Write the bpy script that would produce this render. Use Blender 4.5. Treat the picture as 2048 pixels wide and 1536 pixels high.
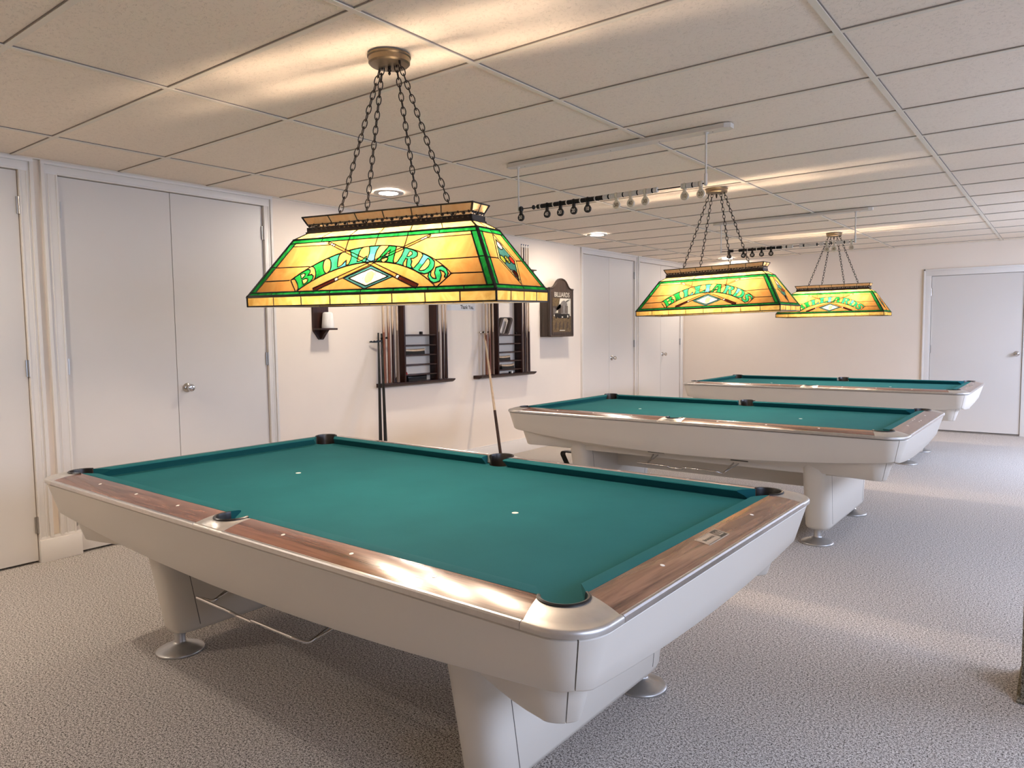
import bpy, bmesh, math, random
from mathutils import Vector, Matrix
from mathutils.geometry import delaunay_2d_cdt
random.seed(7)
PI = math.pi
C = bpy.context.scene.collection
SC = bpy.context.scene
for o in list(bpy.data.objects):
    bpy.data.objects.remove(o)

# ---------------------------------------------------------------- camera
cam_d = bpy.data.cameras.new('camera')
cam = bpy.data.objects.new('camera', cam_d)
C.objects.link(cam)
SC.camera = cam
yaw, pitch, roll = -0.6549, -0.0714, -0.0118
cy_, sy_, cp_, sp_ = math.cos(yaw), math.sin(yaw), math.cos(pitch), math.sin(pitch)
fw = Vector((sy_*cp_, cy_*cp_, sp_))
rt = Vector((cy_, -sy_, 0))
up = rt.cross(fw)
c_, s_ = math.cos(roll), math.sin(roll)
rt, up = rt*c_ + up*s_, up*c_ - rt*s_
m = Matrix.Identity(4)
for i in range(3):
    m[i][0], m[i][1], m[i][2] = rt[i], up[i], -fw[i]
m.translation = Vector((2.154, -2.968, 1.379))
cam.matrix_world = m
cam_d.sensor_width = 36.0
cam_d.lens = 1450.15/2048*36.0
cam_d.clip_start = 0.05

# ---------------------------------------------------------------- world, exposure
SC.view_settings.view_transform = 'Standard'
SC.view_settings.look = 'None'
SC.view_settings.gamma = 1.0
SC.view_settings.exposure = 0.0
SC.view_settings.use_curve_mapping = False
w = bpy.data.worlds.new('world')
SC.world = w
w.use_nodes = True
bg = w.node_tree.nodes['Background']
bg.inputs[0].default_value = (0.62, 0.76, 1.0, 1)
bg.inputs[1].default_value = 0.6
SC.cycles.use_denoising = True
SC.cycles.use_adaptive_sampling = True
SC.cycles.adaptive_threshold = 0.02
SC.cycles.max_bounces = 7
SC.cycles.diffuse_bounces = 4
SC.cycles.sample_clamp_indirect = 6.0

BULB = 690.0            # radiance of a lamp bulb
DOWN = 400.0             # radiance of a recessed light
REAR_FILL = 430.0             # radiance of the added, unseen fill light behind the viewer
DAY = 68.0              # daylight through one window

H = 2.449               # ceiling
XL, YF = -2.82, 8.05    # left wall, far wall
XR, YB = 3.5, -5.9      # right wall, wall behind the camera

def area(name, loc, rot, sx, sy, power, col):
    d = bpy.data.lights.new(name, 'AREA')
    d.shape = 'RECTANGLE'; d.size = sx; d.size_y = sy
    d.energy = power; d.color = col
    o = bpy.data.objects.new(name, d); C.objects.link(o)
    o.location = loc; o.rotation_euler = rot
    return o
WIN = [(-2.7, -0.7), (0.5, 2.5), (4.4, 7.0)]
for k, (a, b) in enumerate(WIN):
    area('window_daylight', (XR+0.30, (a+b)/2, 1.72), (0, PI/2-0.85, 0), 1.1, b-a, DAY*(1.0 if k < 2 else 2.7), (0.665, 0.785, 1.10))

# ---------------------------------------------------------------- materials
def newmat(name):
    mt = bpy.data.materials.new(name); mt.use_nodes = True
    nt = mt.node_tree
    return mt, nt, nt.nodes['Principled BSDF']
def N(nt, t, **kw):
    n = nt.nodes.new(t)
    for k, v in kw.items():
        setattr(n, k, v)
    return n
def ramp(nt, fac, stops):
    r = N(nt, 'ShaderNodeValToRGB')
    els = r.color_ramp.elements
    while len(els) > 1: els.remove(els[-1])
    els[0].position = stops[0][0]; els[0].color = (*stops[0][1], 1)
    for p, c in stops[1:]:
        e = els.new(p); e.color = (*c, 1)
    nt.links.new(fac, r.inputs[0])
    return r.outputs[0]
def noise(nt, scale, detail=2, rough=0.5, vec=None, dist=0.0):
    n = N(nt, 'ShaderNodeTexNoise')
    n.inputs['Scale'].default_value = scale
    n.inputs['Detail'].default_value = detail
    n.inputs['Roughness'].default_value = rough
    n.inputs['Distortion'].default_value = dist
    if vec is not None: nt.links.new(vec, n.inputs['Vector'])
    return n.outputs['Fac']
def coords(nt, scale=(1, 1, 1)):
    t = N(nt, 'ShaderNodeTexCoord')
    mp = N(nt, 'ShaderNodeMapping')
    mp.inputs['Scale'].default_value = scale
    nt.links.new(t.outputs['Object'], mp.inputs['Vector'])
    return mp.outputs['Vector']
def bump(nt, bs, h, strength, dist=0.01):
    b = N(nt, 'ShaderNodeBump')
    b.inputs['Strength'].default_value = strength
    b.inputs['Distance'].default_value = dist
    nt.links.new(h, b.inputs['Height'])
    nt.links.new(b.outputs[0], bs.inputs['Normal'])
def plain(name, col, rough=0.5, metal=0.0, spec=0.5, var=0.04, scale=6.0, coat=0.0):
    mt, nt, bs = newmat(name)
    v = coords(nt)
    f = noise(nt, scale, 3, 0.6, v)
    lo = tuple(max(0, c*(1-var)) for c in col); hi = tuple(min(1, c*(1+var)) for c in col)
    nt.links.new(ramp(nt, f, [(0.3, lo), (0.7, hi)]), bs.inputs['Base Color'])
    bs.inputs['Roughness'].default_value = rough
    bs.inputs['Metallic'].default_value = metal
    bs.inputs['Specular IOR Level'].default_value = spec
    bs.inputs['Coat Weight'].default_value = coat
    bs.inputs['Coat Roughness'].default_value = 0.1
    return mt
def glow(name, col, strength):
    mt, nt, bs = newmat(name)
    bs.inputs['Base Color'].default_value = (0.8, 0.8, 0.8, 1)
    bs.inputs['Emission Color'].default_value = (*col, 1)
    bs.inputs['Emission Strength'].default_value = strength
    return mt
def wood(name, dark, light, scale=1.0, rough=0.35, coat=0.0, axis=0, spec=0.5):
    mt, nt, bs = newmat(name)
    sc = [26*scale]*3; sc[axis] = 1.6*scale
    v = coords(nt, tuple(sc))
    f = noise(nt, 1.0, 6, 0.62, v, 0.9)
    v2 = coords(nt, tuple(x*5 for x in sc))
    f2 = noise(nt, 1.0, 2, 0.5, v2)
    mx = N(nt, 'ShaderNodeMath', operation='MULTIPLY_ADD')
    nt.links.new(f2, mx.inputs[0]); mx.inputs[1].default_value = 0.25
    ad = N(nt, 'ShaderNodeMath', operation='SUBTRACT')
    nt.links.new(f, ad.inputs[0]); ad.inputs[1].default_value = 0.125
    nt.links.new(ad.outputs[0], mx.inputs[2])
    mid = tuple((a+b)/2 for a, b in zip(dark, light))
    nt.links.new(ramp(nt, mx.outputs[0], [(0.32, dark), (0.48, mid), (0.66, light)]), bs.inputs['Base Color'])
    bs.inputs['Roughness'].default_value = rough
    bs.inputs['Coat Weight'].default_value = coat
    bs.inputs['Coat Roughness'].default_value = 0.025
    bs.inputs['Specular IOR Level'].default_value = spec
    return mt
def glass(name, a, b, scale=14.0, trans=0.8):
    mt = bpy.data.materials.new(name); mt.use_nodes = True
    nt = mt.node_tree; nt.nodes.clear()
    out = N(nt, 'ShaderNodeOutputMaterial')
    v = coords(nt, (1.0, 1.0, 0.55))
    f = noise(nt, scale, 4, 0.55, v, 1.2)
    col = ramp(nt, f, [(0.33, a), (0.66, b)])
    tr = N(nt, 'ShaderNodeBsdfTranslucent'); df = N(nt, 'ShaderNodeBsdfDiffuse')
    gl = N(nt, 'ShaderNodeBsdfGlossy'); gl.inputs['Roughness'].default_value = 0.15
    nt.links.new(col, tr.inputs['Color']); nt.links.new(col, df.inputs['Color'])
    m1 = N(nt, 'ShaderNodeMixShader'); m1.inputs[0].default_value = 1-trans
    nt.links.new(tr.outputs[0], m1.inputs[1]); nt.links.new(df.outputs[0], m1.inputs[2])
    m2 = N(nt, 'ShaderNodeMixShader'); m2.inputs[0].default_value = 0.025
    nt.links.new(m1.outputs[0], m2.inputs[1]); nt.links.new(gl.outputs[0], m2.inputs[2])
    nt.links.new(m2.outputs[0], out.inputs['Surface'])
    return mt
def S(c, k): return tuple(x*k for x in c)
M = {}
M['wall'] = plain('wall_paint', (0.84, 0.73, 0.61), 0.7, var=0.015, scale=2.0)
M['white'] = plain('white_paint', (0.67, 0.625, 0.57), 0.42, var=0.012, scale=1.5)
M['casing'] = plain('trim_paint', (0.76, 0.715, 0.655), 0.35, var=0.01, scale=3)
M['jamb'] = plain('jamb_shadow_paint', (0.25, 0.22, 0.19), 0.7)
M['grid'] = plain('ceiling_grid_enamel', (0.80, 0.71, 0.58), 0.4, var=0.01)
M['cream'] = plain('cream_laminate', (0.70, 0.645, 0.56), 0.38, var=0.012, scale=1.2)
M['joint'] = plain('dark_joint', (0.10, 0.085, 0.07), 0.7)
M['bar_shade'] = plain('ceiling_bar_shade', (0.24, 0.20, 0.165), 0.7)  # dark tone standing in for the shadow beside the ceiling bars
M['rose'] = wood('rosewood_laminate', (0.055, 0.022, 0.014), (0.27, 0.125, 0.08), 1.0, 0.22, 0.35)
M['rose_y'] = wood('rosewood_laminate_cross', (0.07, 0.033, 0.02), (0.27, 0.145, 0.09), 1.0, 0.22, 0.35, axis=1)
M['alu'] = plain('brushed_aluminium', (0.62, 0.60, 0.585), 0.30, 1.0, var=0.05, scale=40)
M['casting'] = plain('cast_aluminium', (0.60, 0.57, 0.53), 0.42, 0.85, var=0.05, scale=25)
M['footm'] = plain('cast_metal_foot', (0.50, 0.49, 0.475), 0.38, 0.9, var=0.06, scale=30)
M['chrome'] = plain('chrome', (0.62, 0.60, 0.58), 0.14, 1.0, var=0.02)
M['steel'] = plain('steel_hinge', (0.42, 0.40, 0.37), 0.3, 1.0, var=0.03)
M['nickel'] = plain('antique_nickel', (0.20, 0.155, 0.105), 0.36, 1.0, var=0.08, scale=50)
M['rubber'] = plain('black_rubber', (0.012, 0.010, 0.009), 0.35, var=0.1)
M['pocket'] = plain('pocket_leather', (0.030, 0.022, 0.016), 0.6, var=0.3, scale=40)
M['pearl'] = plain('pearl_inlay', (0.85, 0.82, 0.74), 0.3)
M['iron'] = plain('dark_bronze', (0.022, 0.016, 0.012), 0.45, 0.6, var=0.2)
M['lead'] = plain('black_leading', (0.010, 0.010, 0.009), 0.5, 0.3, var=0.2)
M['mahog'] = wood('dark_mahogany', (0.014, 0.005, 0.004), (0.042, 0.014, 0.009), 1.4, 0.4, 0.0, axis=2, spec=0.3)
M['walnut'] = wood('dark_walnut', (0.020, 0.011, 0.007), (0.06, 0.034, 0.020), 1.4, 0.4, 0.1, axis=2)
M['maple'] = wood('pale_maple', (0.52, 0.36, 0.22), (0.66, 0.49, 0.32), 1.0, 0.3, 0.2, axis=2)
M['butt_red'] = wood('reddish_cue_butt', (0.12, 0.038, 0.020), (0.27, 0.10, 0.055), 1.6, 0.4, 0.0, axis=2, spec=0.3)
M['butt_dark'] = wood('dark_cue_butt', (0.018, 0.007, 0.005), (0.05, 0.02, 0.012), 1.6, 0.4, 0.0, axis=2, spec=0.3)
M['butt_grey'] = wood('greyish_cue_butt', (0.12, 0.075, 0.05), (0.21, 0.14, 0.10), 1.6, 0.4, 0.0, axis=2, spec=0.3)
M['black'] = plain('black_lacquer', (0.008, 0.007, 0.006), 0.35, spec=0.25)
M['bristle'] = plain('black_bristles', (0.012, 0.010, 0.009), 0.9, var=0.5, scale=120)
M['talc'] = plain('white_chalk', (0.82, 0.79, 0.74), 0.9, var=0.04, scale=30)
M['paper'] = plain('white_paper', (0.72, 0.70, 0.68), 0.8, var=0.01)
M['ink'] = plain('black_ink', (0.02, 0.02, 0.02), 0.8)
M['red'] = plain('red_plastic', (0.35, 0.02, 0.02), 0.4)
M['blue'] = plain('blue_chalk', (0.03, 0.07, 0.16), 0.9)
M['bead_white'] = plain('ivory_bead', (0.62, 0.57, 0.49), 0.35)
M['tag_ivory'] = plain('ivory_number_tag', (0.60, 0.53, 0.40), 0.4)
M['rodwhite'] = plain('white_enamel_rod', (0.62, 0.57, 0.50), 0.35)
M['numeral'] = plain('tan_numeral', (0.20, 0.145, 0.08), 0.6)
M['gilt'] = plain('gilt_brown', (0.12, 0.075, 0.03), 0.4, 0.2, var=0.45, scale=35)
M['creamprint'] = plain('cream_print', (0.55, 0.50, 0.40), 0.4, var=0.1, scale=50)
M['greyprint'] = plain('grey_print', (0.17, 0.15, 0.13), 0.4, var=0.2, scale=50)
M['plate'] = plain('name_plate_metal', (0.62, 0.54, 0.45), 0.35, 0.7, var=0.05, scale=60)
M['plate_dark'] = plain('name_plate_engraving', (0.10, 0.08, 0.06), 0.5, 0.4)
M['bulb'] = glow('lamp_bulb', (1.0, 0.775, 0.575), BULB)
M['down'] = glow('recessed_diffuser', (1.0, 0.88, 0.76), DOWN)
M['rear_fill'] = glow('rear_fill_diffuser', (1.0, 0.88, 0.76), REAR_FILL)

# cloth
mt, nt, bs = newmat('green_cloth')
v = coords(nt)
f = noise(nt, 260, 3, 0.7, v); f1 = noise(nt, 3.0, 3, 0.55, v)
mx = N(nt, 'ShaderNodeMath', operation='MULTIPLY_ADD')
nt.links.new(f, mx.inputs[0]); mx.inputs[1].default_value = 0.35
ml = N(nt, 'ShaderNodeMath', operation='MULTIPLY'); nt.links.new(f1, ml.inputs[0]); ml.inputs[1].default_value = 0.65
nt.links.new(ml.outputs[0], mx.inputs[2])
nt.links.new(ramp(nt, mx.outputs[0], [(0.3, (0.009, 0.083, 0.094)), (0.7, (0.012, 0.107, 0.119))]), bs.inputs['Base Color'])
bs.inputs['Roughness'].default_value = 0.9
bs.inputs['Specular IOR Level'].default_value = 0.1
bs.inputs['Sheen Weight'].default_value = 0.05
bs.inputs['Sheen Tint'].default_value = (0.2, 0.7, 0.65, 1)
bump(nt, bs, f, 0.12, 0.001)
M['cloth'] = mt
# carpet
mt, nt, bs = newmat('speckled_loop_carpet')
v = coords(nt)
f = noise(nt, 250, 2, 0.7, v)
f2 = noise(nt, 120, 1, 0.5, v); f3 = noise(nt, 1.2, 2, 0.5, v)
mx = N(nt, 'ShaderNodeMath', operation='MULTIPLY_ADD')
nt.links.new(f2, mx.inputs[0]); mx.inputs[1].default_value = 0.3
ml = N(nt, 'ShaderNodeMath', operation='MULTIPLY'); nt.links.new(f, ml.inputs[0]); ml.inputs[1].default_value = 0.7
nt.links.new(ml.outputs[0], mx.inputs[2])
col = ramp(nt, mx.outputs[0], [(0.39, (0.040, 0.034, 0.029)), (0.465, (0.32, 0.28, 0.245)), (0.525, (0.60, 0.545, 0.49)), (0.61, (0.82, 0.77, 0.71))])
nt.links.new(col, bs.inputs['Base Color'])
bs.inputs['Roughness'].default_value = 1.0
bs.inputs['Specular IOR Level'].default_value = 0.05
bump(nt, bs, mx.outputs[0], 0.7, 0.005)
M['carpet'] = mt
mt2 = mt.copy(); mt2.name = 'dark_speckled_carpet'
for n in mt2.node_tree.nodes:
    if n.type == 'VALTORGB':
        for e in n.color_ramp.elements: e.color = (e.color[0]*0.45, e.color[1]*0.42, e.color[2]*0.33, 1)
M['carpet_dark'] = mt2
# ceiling tile: embossed scribble texture
mt, nt, bs = newmat('embossed_ceiling_tile')
v = coords(nt)
vs = coords(nt, (1.0, 1.25, 1.0))
f = noise(nt, 30, 2, 0.55, vs, 1.3)
sb = N(nt, 'ShaderNodeMath', operation='SUBTRACT'); nt.links.new(f, sb.inputs[0]); sb.inputs[1].default_value = 0.5
ab = N(nt, 'ShaderNodeMath', operation='ABSOLUTE'); nt.links.new(sb.outputs[0], ab.inputs[0])
f2 = noise(nt, 55, 1, 0.5, v)
gt = N(nt, 'ShaderNodeMath', operation='LESS_THAN'); nt.links.new(f2, gt.inputs[0]); gt.inputs[1].default_value = 0.47
ds = N(nt, 'ShaderNodeMath', operation='ADD'); nt.links.new(ab.outputs[0], ds.inputs[0]); nt.links.new(gt.outputs[0], ds.inputs[1])
mr = N(nt, 'ShaderNodeMapRange'); nt.links.new(ds.outputs[0], mr.inputs['Value'])
mr.inputs['From Min'].default_value = 0.0; mr.inputs['From Max'].default_value = 0.045
nt.links.new(ramp(nt, mr.outputs[0], [(0.0, (0.77, 0.65, 0.52)), (0.6, (0.895, 0.765, 0.62)), (1.0, (0.91, 0.78, 0.635))]), bs.inputs['Base Color'])
bs.inputs['Roughness'].default_value = 0.55
bump(nt, bs, mr.outputs[0], 0.5, 0.003)
M['tile'] = mt
# stained glass
G = 0.122
M['amber'] = glass('amber_glass', S((0.95, 0.42, 0.095), G*1.05), S((1.0, 0.54, 0.16), G*1.15), 16)
M['pale'] = glass('pale_amber_glass', S((1.0, 0.58, 0.12), G*1.3), S((1.0, 0.72, 0.24), G*1.8), 16)
M['crown'] = glass('crown_amber_glass', S((0.95, 0.60, 0.28), 0.95), S((1.0, 0.72, 0.40), 0.98), 16, 0.75)
M['shoulder'] = glass('shoulder_amber_glass', S((1.0, 0.58, 0.13), G*2.4), S((1.0, 0.70, 0.22), G*2.9), 16)
M['green'] = glass('green_glass', S((0.005, 0.24, 0.03), G), S((0.04, 0.80, 0.14), G), 26)
M['mint'] = glass('mint_green_glass', S((0.02, 0.55, 0.16), G), S((0.08, 0.90, 0.34), G), 26)
M['aqua'] = glass('aqua_glass', S((0.10, 0.62, 0.62), G), S((0.20, 0.85, 0.95), G), 20)
M['teal'] = glass('teal_glass', S((0.06, 0.27, 0.26), G), S((0.12, 0.38, 0.36), G), 20)
M['brown'] = glass('brown_glass', S((0.06, 0.008, 0.004), G), S((0.14, 0.025, 0.012), G), 40)
M['orange'] = glass('orange_glass', S((0.9, 0.34, 0.06), G), S((1.0, 0.45, 0.12), G), 20)
M['milk'] = glass('white_glass', S((0.9, 0.82, 0.66), G*1.3), S((1, 0.92, 0.78), G*1.5), 20)
M['clear'] = glass('textured_clear_glass', S((0.62, 0.60, 0.50), G), S((1.0, 0.98, 0.90), G*1.6), 60)
M['lime'] = glass('lime_glass', S((0.5, 0.62, 0.06), G), S((0.62, 0.75, 0.12), G), 20)
M['redg'] = glass('red_glass', S((0.65, 0.03, 0.02), G), S((0.8, 0.08, 0.04), G), 20)

# ---------------------------------------------------------------- mesh helpers
class MB:
    """vertices, faces and a material slot per face"""
    def __init__(s): s.v, s.f, s.mi, s.mats = [], [], [], []
    def slot(s, mat):
        if mat not in s.mats: s.mats.append(mat)
        return s.mats.index(mat)
    def add(s, vs, fs, mat):
        k = len(s.v); i = s.slot(mat)
        s.v += [tuple(p) for p in vs]
        for f in fs: s.f.append(tuple(a+k for a in f)); s.mi.append(i)
    def box(s, x0, x1, y0, y1, z0, z1, mat):
        vs = [(x, y, z) for z in (z0, z1) for y in (y0, y1) for x in (x0, x1)]
        s.add(vs, [(0, 2, 3, 1), (4, 5, 7, 6), (0, 1, 5, 4), (2, 6, 7, 3), (0, 4, 6, 2), (1, 3, 7, 5)], mat)
    def bbox(s, x0, x1, y0, y1, z0, z1, mat, bev=0.003, seg=2):
        bm = bmesh.new()
        r = bmesh.ops.create_cube(bm, size=1)
        for q in r['verts']:
            q.co = Vector(((x0+x1)/2+q.co.x*(x1-x0), (y0+y1)/2+q.co.y*(y1-y0), (z0+z1)/2+q.co.z*(z1-z0)))
        bmesh.ops.bevel(bm, geom=list(bm.edges), offset=bev, segments=seg, profile=0.5, affect='EDGES')
        bm.verts.index_update()
        s.add([q.co for q in bm.verts], [[q.index for q in f.verts] for f in bm.faces], mat)
        bm.free()
    def rings(s, rings, mat, closed=True, cap=True, loop=False):
        n = len(rings[0]); vs = [p for r in rings for p in r]; fs = []
        R = len(rings)
        for i in range(R if loop else R-1):
            a, b = i*n, ((i+1) % R)*n
            for j in range(n if closed else n-1):
                k = (j+1) % n
                fs.append((a+j, a+k, b+k, b+j))
        if cap and closed and not loop:
            fs.append(tuple(range(n-1, -1, -1))); fs.append(tuple((R-1)*n+j for j in range(n)))
        s.add(vs, fs, mat)
    def tube(s, pts, r, mat, seg=8, loop=False, cap=True):
        pts = [Vector(p) for p in pts]; n = len(pts)
        rs = r if isinstance(r, (list, tuple)) else [r]*n
        rings = []; prev = None
        for i, p in enumerate(pts):
            if loop: t = (pts[(i+1) % n]-pts[i-1])
            else: t = pts[min(i+1, n-1)]-pts[max(i-1, 0)]
            t.normalize()
            if prev is None:
                a = Vector((0, 0, 1)) if abs(t.z) < 0.9 else Vector((1, 0, 0))
                u = t.cross(a).normalized()
            else:
                u = (prev - t*prev.dot(t)).normalized()
            prev = u; w_ = t.cross(u)
            rings.append([p+(u*math.cos(2*PI*k/seg)+w_*math.sin(2*PI*k/seg))*rs[i] for k in range(seg)])
        s.rings(rings, mat, True, cap, loop)
    def lathe(s, prof, mat, seg=24, o=(0, 0, 0), ax='z'):
        o = Vector(o); rings = []
        for r, h in prof:
            ring = []
            for k in range(seg):
                a = 2*PI*k/seg; x, y = r*math.cos(a), r*math.sin(a)
                q = {'z': (x, y, h), 'x': (h, x, y), 'y': (y, h, x)}[ax]
                ring.append(o+Vector(q))
            rings.append(ring)
        s.rings(rings, mat, True, True)
    def prism(s, poly, fr, d0, d1, mat):
        """poly in 2-D, fr(x, y, depth) -> 3-D"""
        n = len(poly)
        vs = [fr(x, y, d0) for x, y in poly]+[fr(x, y, d1) for x, y in poly]
        fs = [tuple(range(n-1, -1, -1)), tuple(range(n, 2*n))]
        fs += [(j, (j+1) % n, n+(j+1) % n, n+j) for j in range(n)]
        s.add(vs, fs, mat)
    def build(s, name, parent=None, smooth=False, angle=40, tri=False):
        me = bpy.data.meshes.new(name)
        me.from_pydata(s.v, [], s.f)
        for mt_ in s.mats: me.materials.append(mt_)
        me.polygons.foreach_set('material_index', s.mi)
        bm = bmesh.new(); bm.from_mesh(me)
        big = [f for f in bm.faces if len(f.verts) > 4]
        if big: bmesh.ops.triangulate(bm, faces=big)
        bmesh.ops.recalc_face_normals(bm, faces=bm.faces)
        if smooth:
            for f in bm.faces: f.smooth = True
            for e in bm.edges:
                if len(e.link_faces) == 2 and e.calc_face_angle(0) > math.radians(angle): e.smooth = False
        bm.to_mesh(me); bm.free()
        o = bpy.data.objects.new(name, me); C.objects.link(o)
        if parent is not None: o.parent = parent
        return o
def tag(o, label, cat, group=None, kind=None):
    o['label'] = label; o['category'] = cat
    if group: o['group'] = group
    if kind: o['kind'] = kind
    return o
def thing(name, loc, label, cat, group=None, rz=0.0, kind=None):
    o = bpy.data.objects.new(name, None); C.objects.link(o)
    o.empty_display_size = 0.1
    o.location = loc; o.rotation_euler = (0, 0, rz)
    return tag(o, label, cat, group, kind)
def copy_tree(o, parent=None):
    c = o.copy(); C.objects.link(c)
    if parent is not None: c.parent = parent
    for ch in list(o.children): copy_tree(ch, c)
    return c
def text_mesh(s, size, extrude=0.0, bold=0.0, font=None):
    cu = bpy.data.curves.new('t', 'FONT'); cu.body = s; cu.size = size
    cu.align_x = 'CENTER'; cu.align_y = 'CENTER'; cu.extrude = extrude; cu.offset = bold
    o = bpy.data.objects.new('t', cu); C.objects.link(o)
    dg = bpy.context.evaluated_depsgraph_get()
    me = bpy.data.meshes.new_from_object(o.evaluated_get(dg))
    vs = [v.co.copy() for v in me.vertices]; fs = [tuple(p.vertices) for p in me.polygons]
    bpy.data.objects.remove(o); bpy.data.curves.remove(cu); bpy.data.meshes.remove(me)
    return vs, fs
def smoothstep(a, b, x):
    t = max(0.0, min(1.0, (x-a)/(b-a))); return t*t*(3-2*t)

# ---------------------------------------------------------------- room shell
b = MB(); b.box(XL-0.2, XR+0.2, YB-0.2, YF+0.2, -0.1, 0, M['carpet'])
tag(b.build('floor'), 'speckled grey and beige loop carpet covering the whole floor', 'floor', kind='structure')

def wall_with_holes(name, fixed, axis, a0, a1, z1, holes, thick, mat, label):
    """fixed plane on x (axis 'x') or y; holes = (a, b, z0, z1)"""
    b = MB()
    def put(u0, u1, z0, z1_):
        if u1-u0 < 1e-4 or z1_-z0 < 1e-4: return
        lo, hi = min(fixed, fixed+thick), max(fixed, fixed+thick)
        if axis == 'x': b.box(lo, hi, u0, u1, z0, z1_, mat)
        else: b.box(u0, u1, lo, hi, z0, z1_, mat)
    u = a0
    for (p, q, zl, zh) in sorted(holes):
        put(u, p, 0, z1); put(p, q, 0, zl); put(p, q, zh, z1); u = q
    put(u, a1, 0, z1)
    return tag(b.build(name), label, 'wall', kind='structure')
DT = 2.372
ZT = H+0.02
wall_with_holes('wall_left', XL, 'x', YB, YF+0.14, ZT,
                [(-2.20, -1.276, 0, DT), (-1.066, 0.371, 0, DT), (5.01, 6.407, 0, DT), (6.55, 7.955, 0, DT)], -0.14, M['wall'],
                'long cream wall with white doors and cue racks on the left')
wall_with_holes('wall_far', YF, 'y', XL, XR, ZT, [(0.69, 1.70, 0, 2.05)], 0.14, M['wall'], 'cream end wall behind the farthest pool table')
wall_with_holes('wall_right', XR, 'x', YB, YF+0.14, ZT, [(a, b_, 0.1, 2.2) for a, b_ in WIN], 0.14, M['wall'], 'window wall out of view on the right')
wall_with_holes('wall_back', YB, 'y', XL-0.14, XR+0.14, ZT, [], -0.14, M['wall'], 'cream wall behind the viewer')
for k, (a, b_) in enumerate(WIN):
    b = MB()
    x0, x1 = XR+0.02, XR+0.08
    for y0, y1 in ((a, a+0.05), ((a+b_)/2-0.03, (a+b_)/2+0.03), (b_-0.05, b_)): b.box(x0, x1, y0, y1, 0.1, 2.2, M['casing'])
    for z0, z1 in ((0.1, 0.16), (2.14, 2.2)): b.box(x0, x1, a, b_, z0, z1, M['casing'])
    tag(b.build('window_%d' % (k+1)), 'white framed window in the right wall, number %d from the back' % (k+1), 'window', kind='structure')

# ceiling: tiles resting in an exposed white grid
gx = [-0.99+1.2192*i for i in range(-2, 6)]
gy = [-1.909+0.6096*j for j in range(-7, 18)]
b = MB(); b.box(XL-0.2, XR+0.2, YB-0.2, YF+0.2, H+0.007, H+0.09, M['tile'])
tag(b.build('ceiling'), 'suspended ceiling of large embossed off-white tiles', 'ceiling', kind='structure')
b = MB()
hw = 0.012
for x in gx:
    if XL < x < XR:
        b.box(x-hw, x+hw, YB, YF, H, H+0.0068, M['grid']); b.box(x+hw, x+hw+0.004, YB, YF, H+0.0035, H+0.0069, M['bar_shade'])  # dark strip paints the shade along one side of each bar
for y in gy:
    if YB < y < YF:
        xs = [XL]+[x for x in gx if XL < x < XR]+[XR]
        for x0, x1 in zip(xs, xs[1:]):
            b.box(x0+hw, x1-hw, y-hw, y+hw, H+0.001, H+0.0068, M['grid']); b.box(x0+hw, x1-hw, y-hw-0.004, y-hw, H+0.0035, H+0.0069, M['bar_shade'])
for (x0, x1, y0, y1) in ((XL, XL+0.02, YB, YF), (XL, XR, YF-0.02, YF)): b.box(x0, x1, y0, y1, H-0.001, H+0.0068, M['grid'])
tag(b.build('trim_1'), 'white metal grid between the ceiling tiles', 'ceiling grid', kind='structure')

# doors on the left wall -------------------------------------------------------
def hinge(parent, x, y, z):
    b = MB(); b.box(x-0.004, x+0.006, y-0.014, y+0.014, z-0.05, z+0.05, M['steel'])
    b.lathe([(0.0075, z-0.051), (0.0075, z+0.051)], M['steel'], 10, (x+0.008, y, 0))
    b.build('hinge', parent, True)
def knob(parent, x, y, z, ax=1):
    """lathe along +x (left wall) or -y (far wall)"""
    b = MB()
    prof = [(0.001, 0), (0.033, 0.0), (0.033, 0.004), (0.026, 0.010), (0.014, 0.014), (0.012, 0.03), (0.02, 0.038), (0.026, 0.046), (0.027, 0.056), (0.022, 0.066), (0.010, 0.070), (0.001, 0.068)]
    if ax == 1: b.lathe(prof, M['chrome'], 24, (x, y, z), 'x')
    else: b.lathe([(r, -h) for r, h in prof], M['chrome'], 24, (x, y, z), 'y')
    return b.build('knob', parent, True)
def casing_left(name, y0, y1, z1, wl, wr, label, floor0=0.0, ztop=H-0.001):
    b = MB()
    x = XL
    def strip(ya, yb, outer):
        b.bbox(x-0.002, x+0.016, ya, yb, floor0, z1+0.001, M['casing'], 0.002)
        o = (ya, ya+0.022) if outer < 0 else (yb-0.022, yb)
        b.bbox(x+0.012, x+0.0266, o[0]+0.0004, o[1]-0.0004, floor0, ztop-0.014, M['casing'], 0.004)
        i = (yb-0.012, yb) if outer < 0 else (ya, ya+0.012)
        b.bbox(x+0.012, x+0.020, i[0], i[1], floor0, z1, M['casing'], 0.003)
        mm = ya+(yb-ya)*(0.45 if outer < 0 else 0.55)
        b.bbox(x+0.012, x+0.0195, mm-0.005, mm+0.005, floor0, z1, M['casing'], 0.003)
    strip(y0-wl, y0, -1); strip(y1, y1+wr, 1)
    b.bbox(x-0.002, x+0.016, y0-wl, y1+wr, z1, ztop, M['casing'], 0.002)
    b.bbox(x+0.012, x+0.027, y0-wl, y1+wr, ztop-0.022, ztop, M['casing'], 0.004)
    b.bbox(x+0.012, x+0.020, y0, y1, z1, z1+0.012, M['casing'], 0.003)
    tag(b.build(name, None, True), label, 'door trim', kind='structure')
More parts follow.
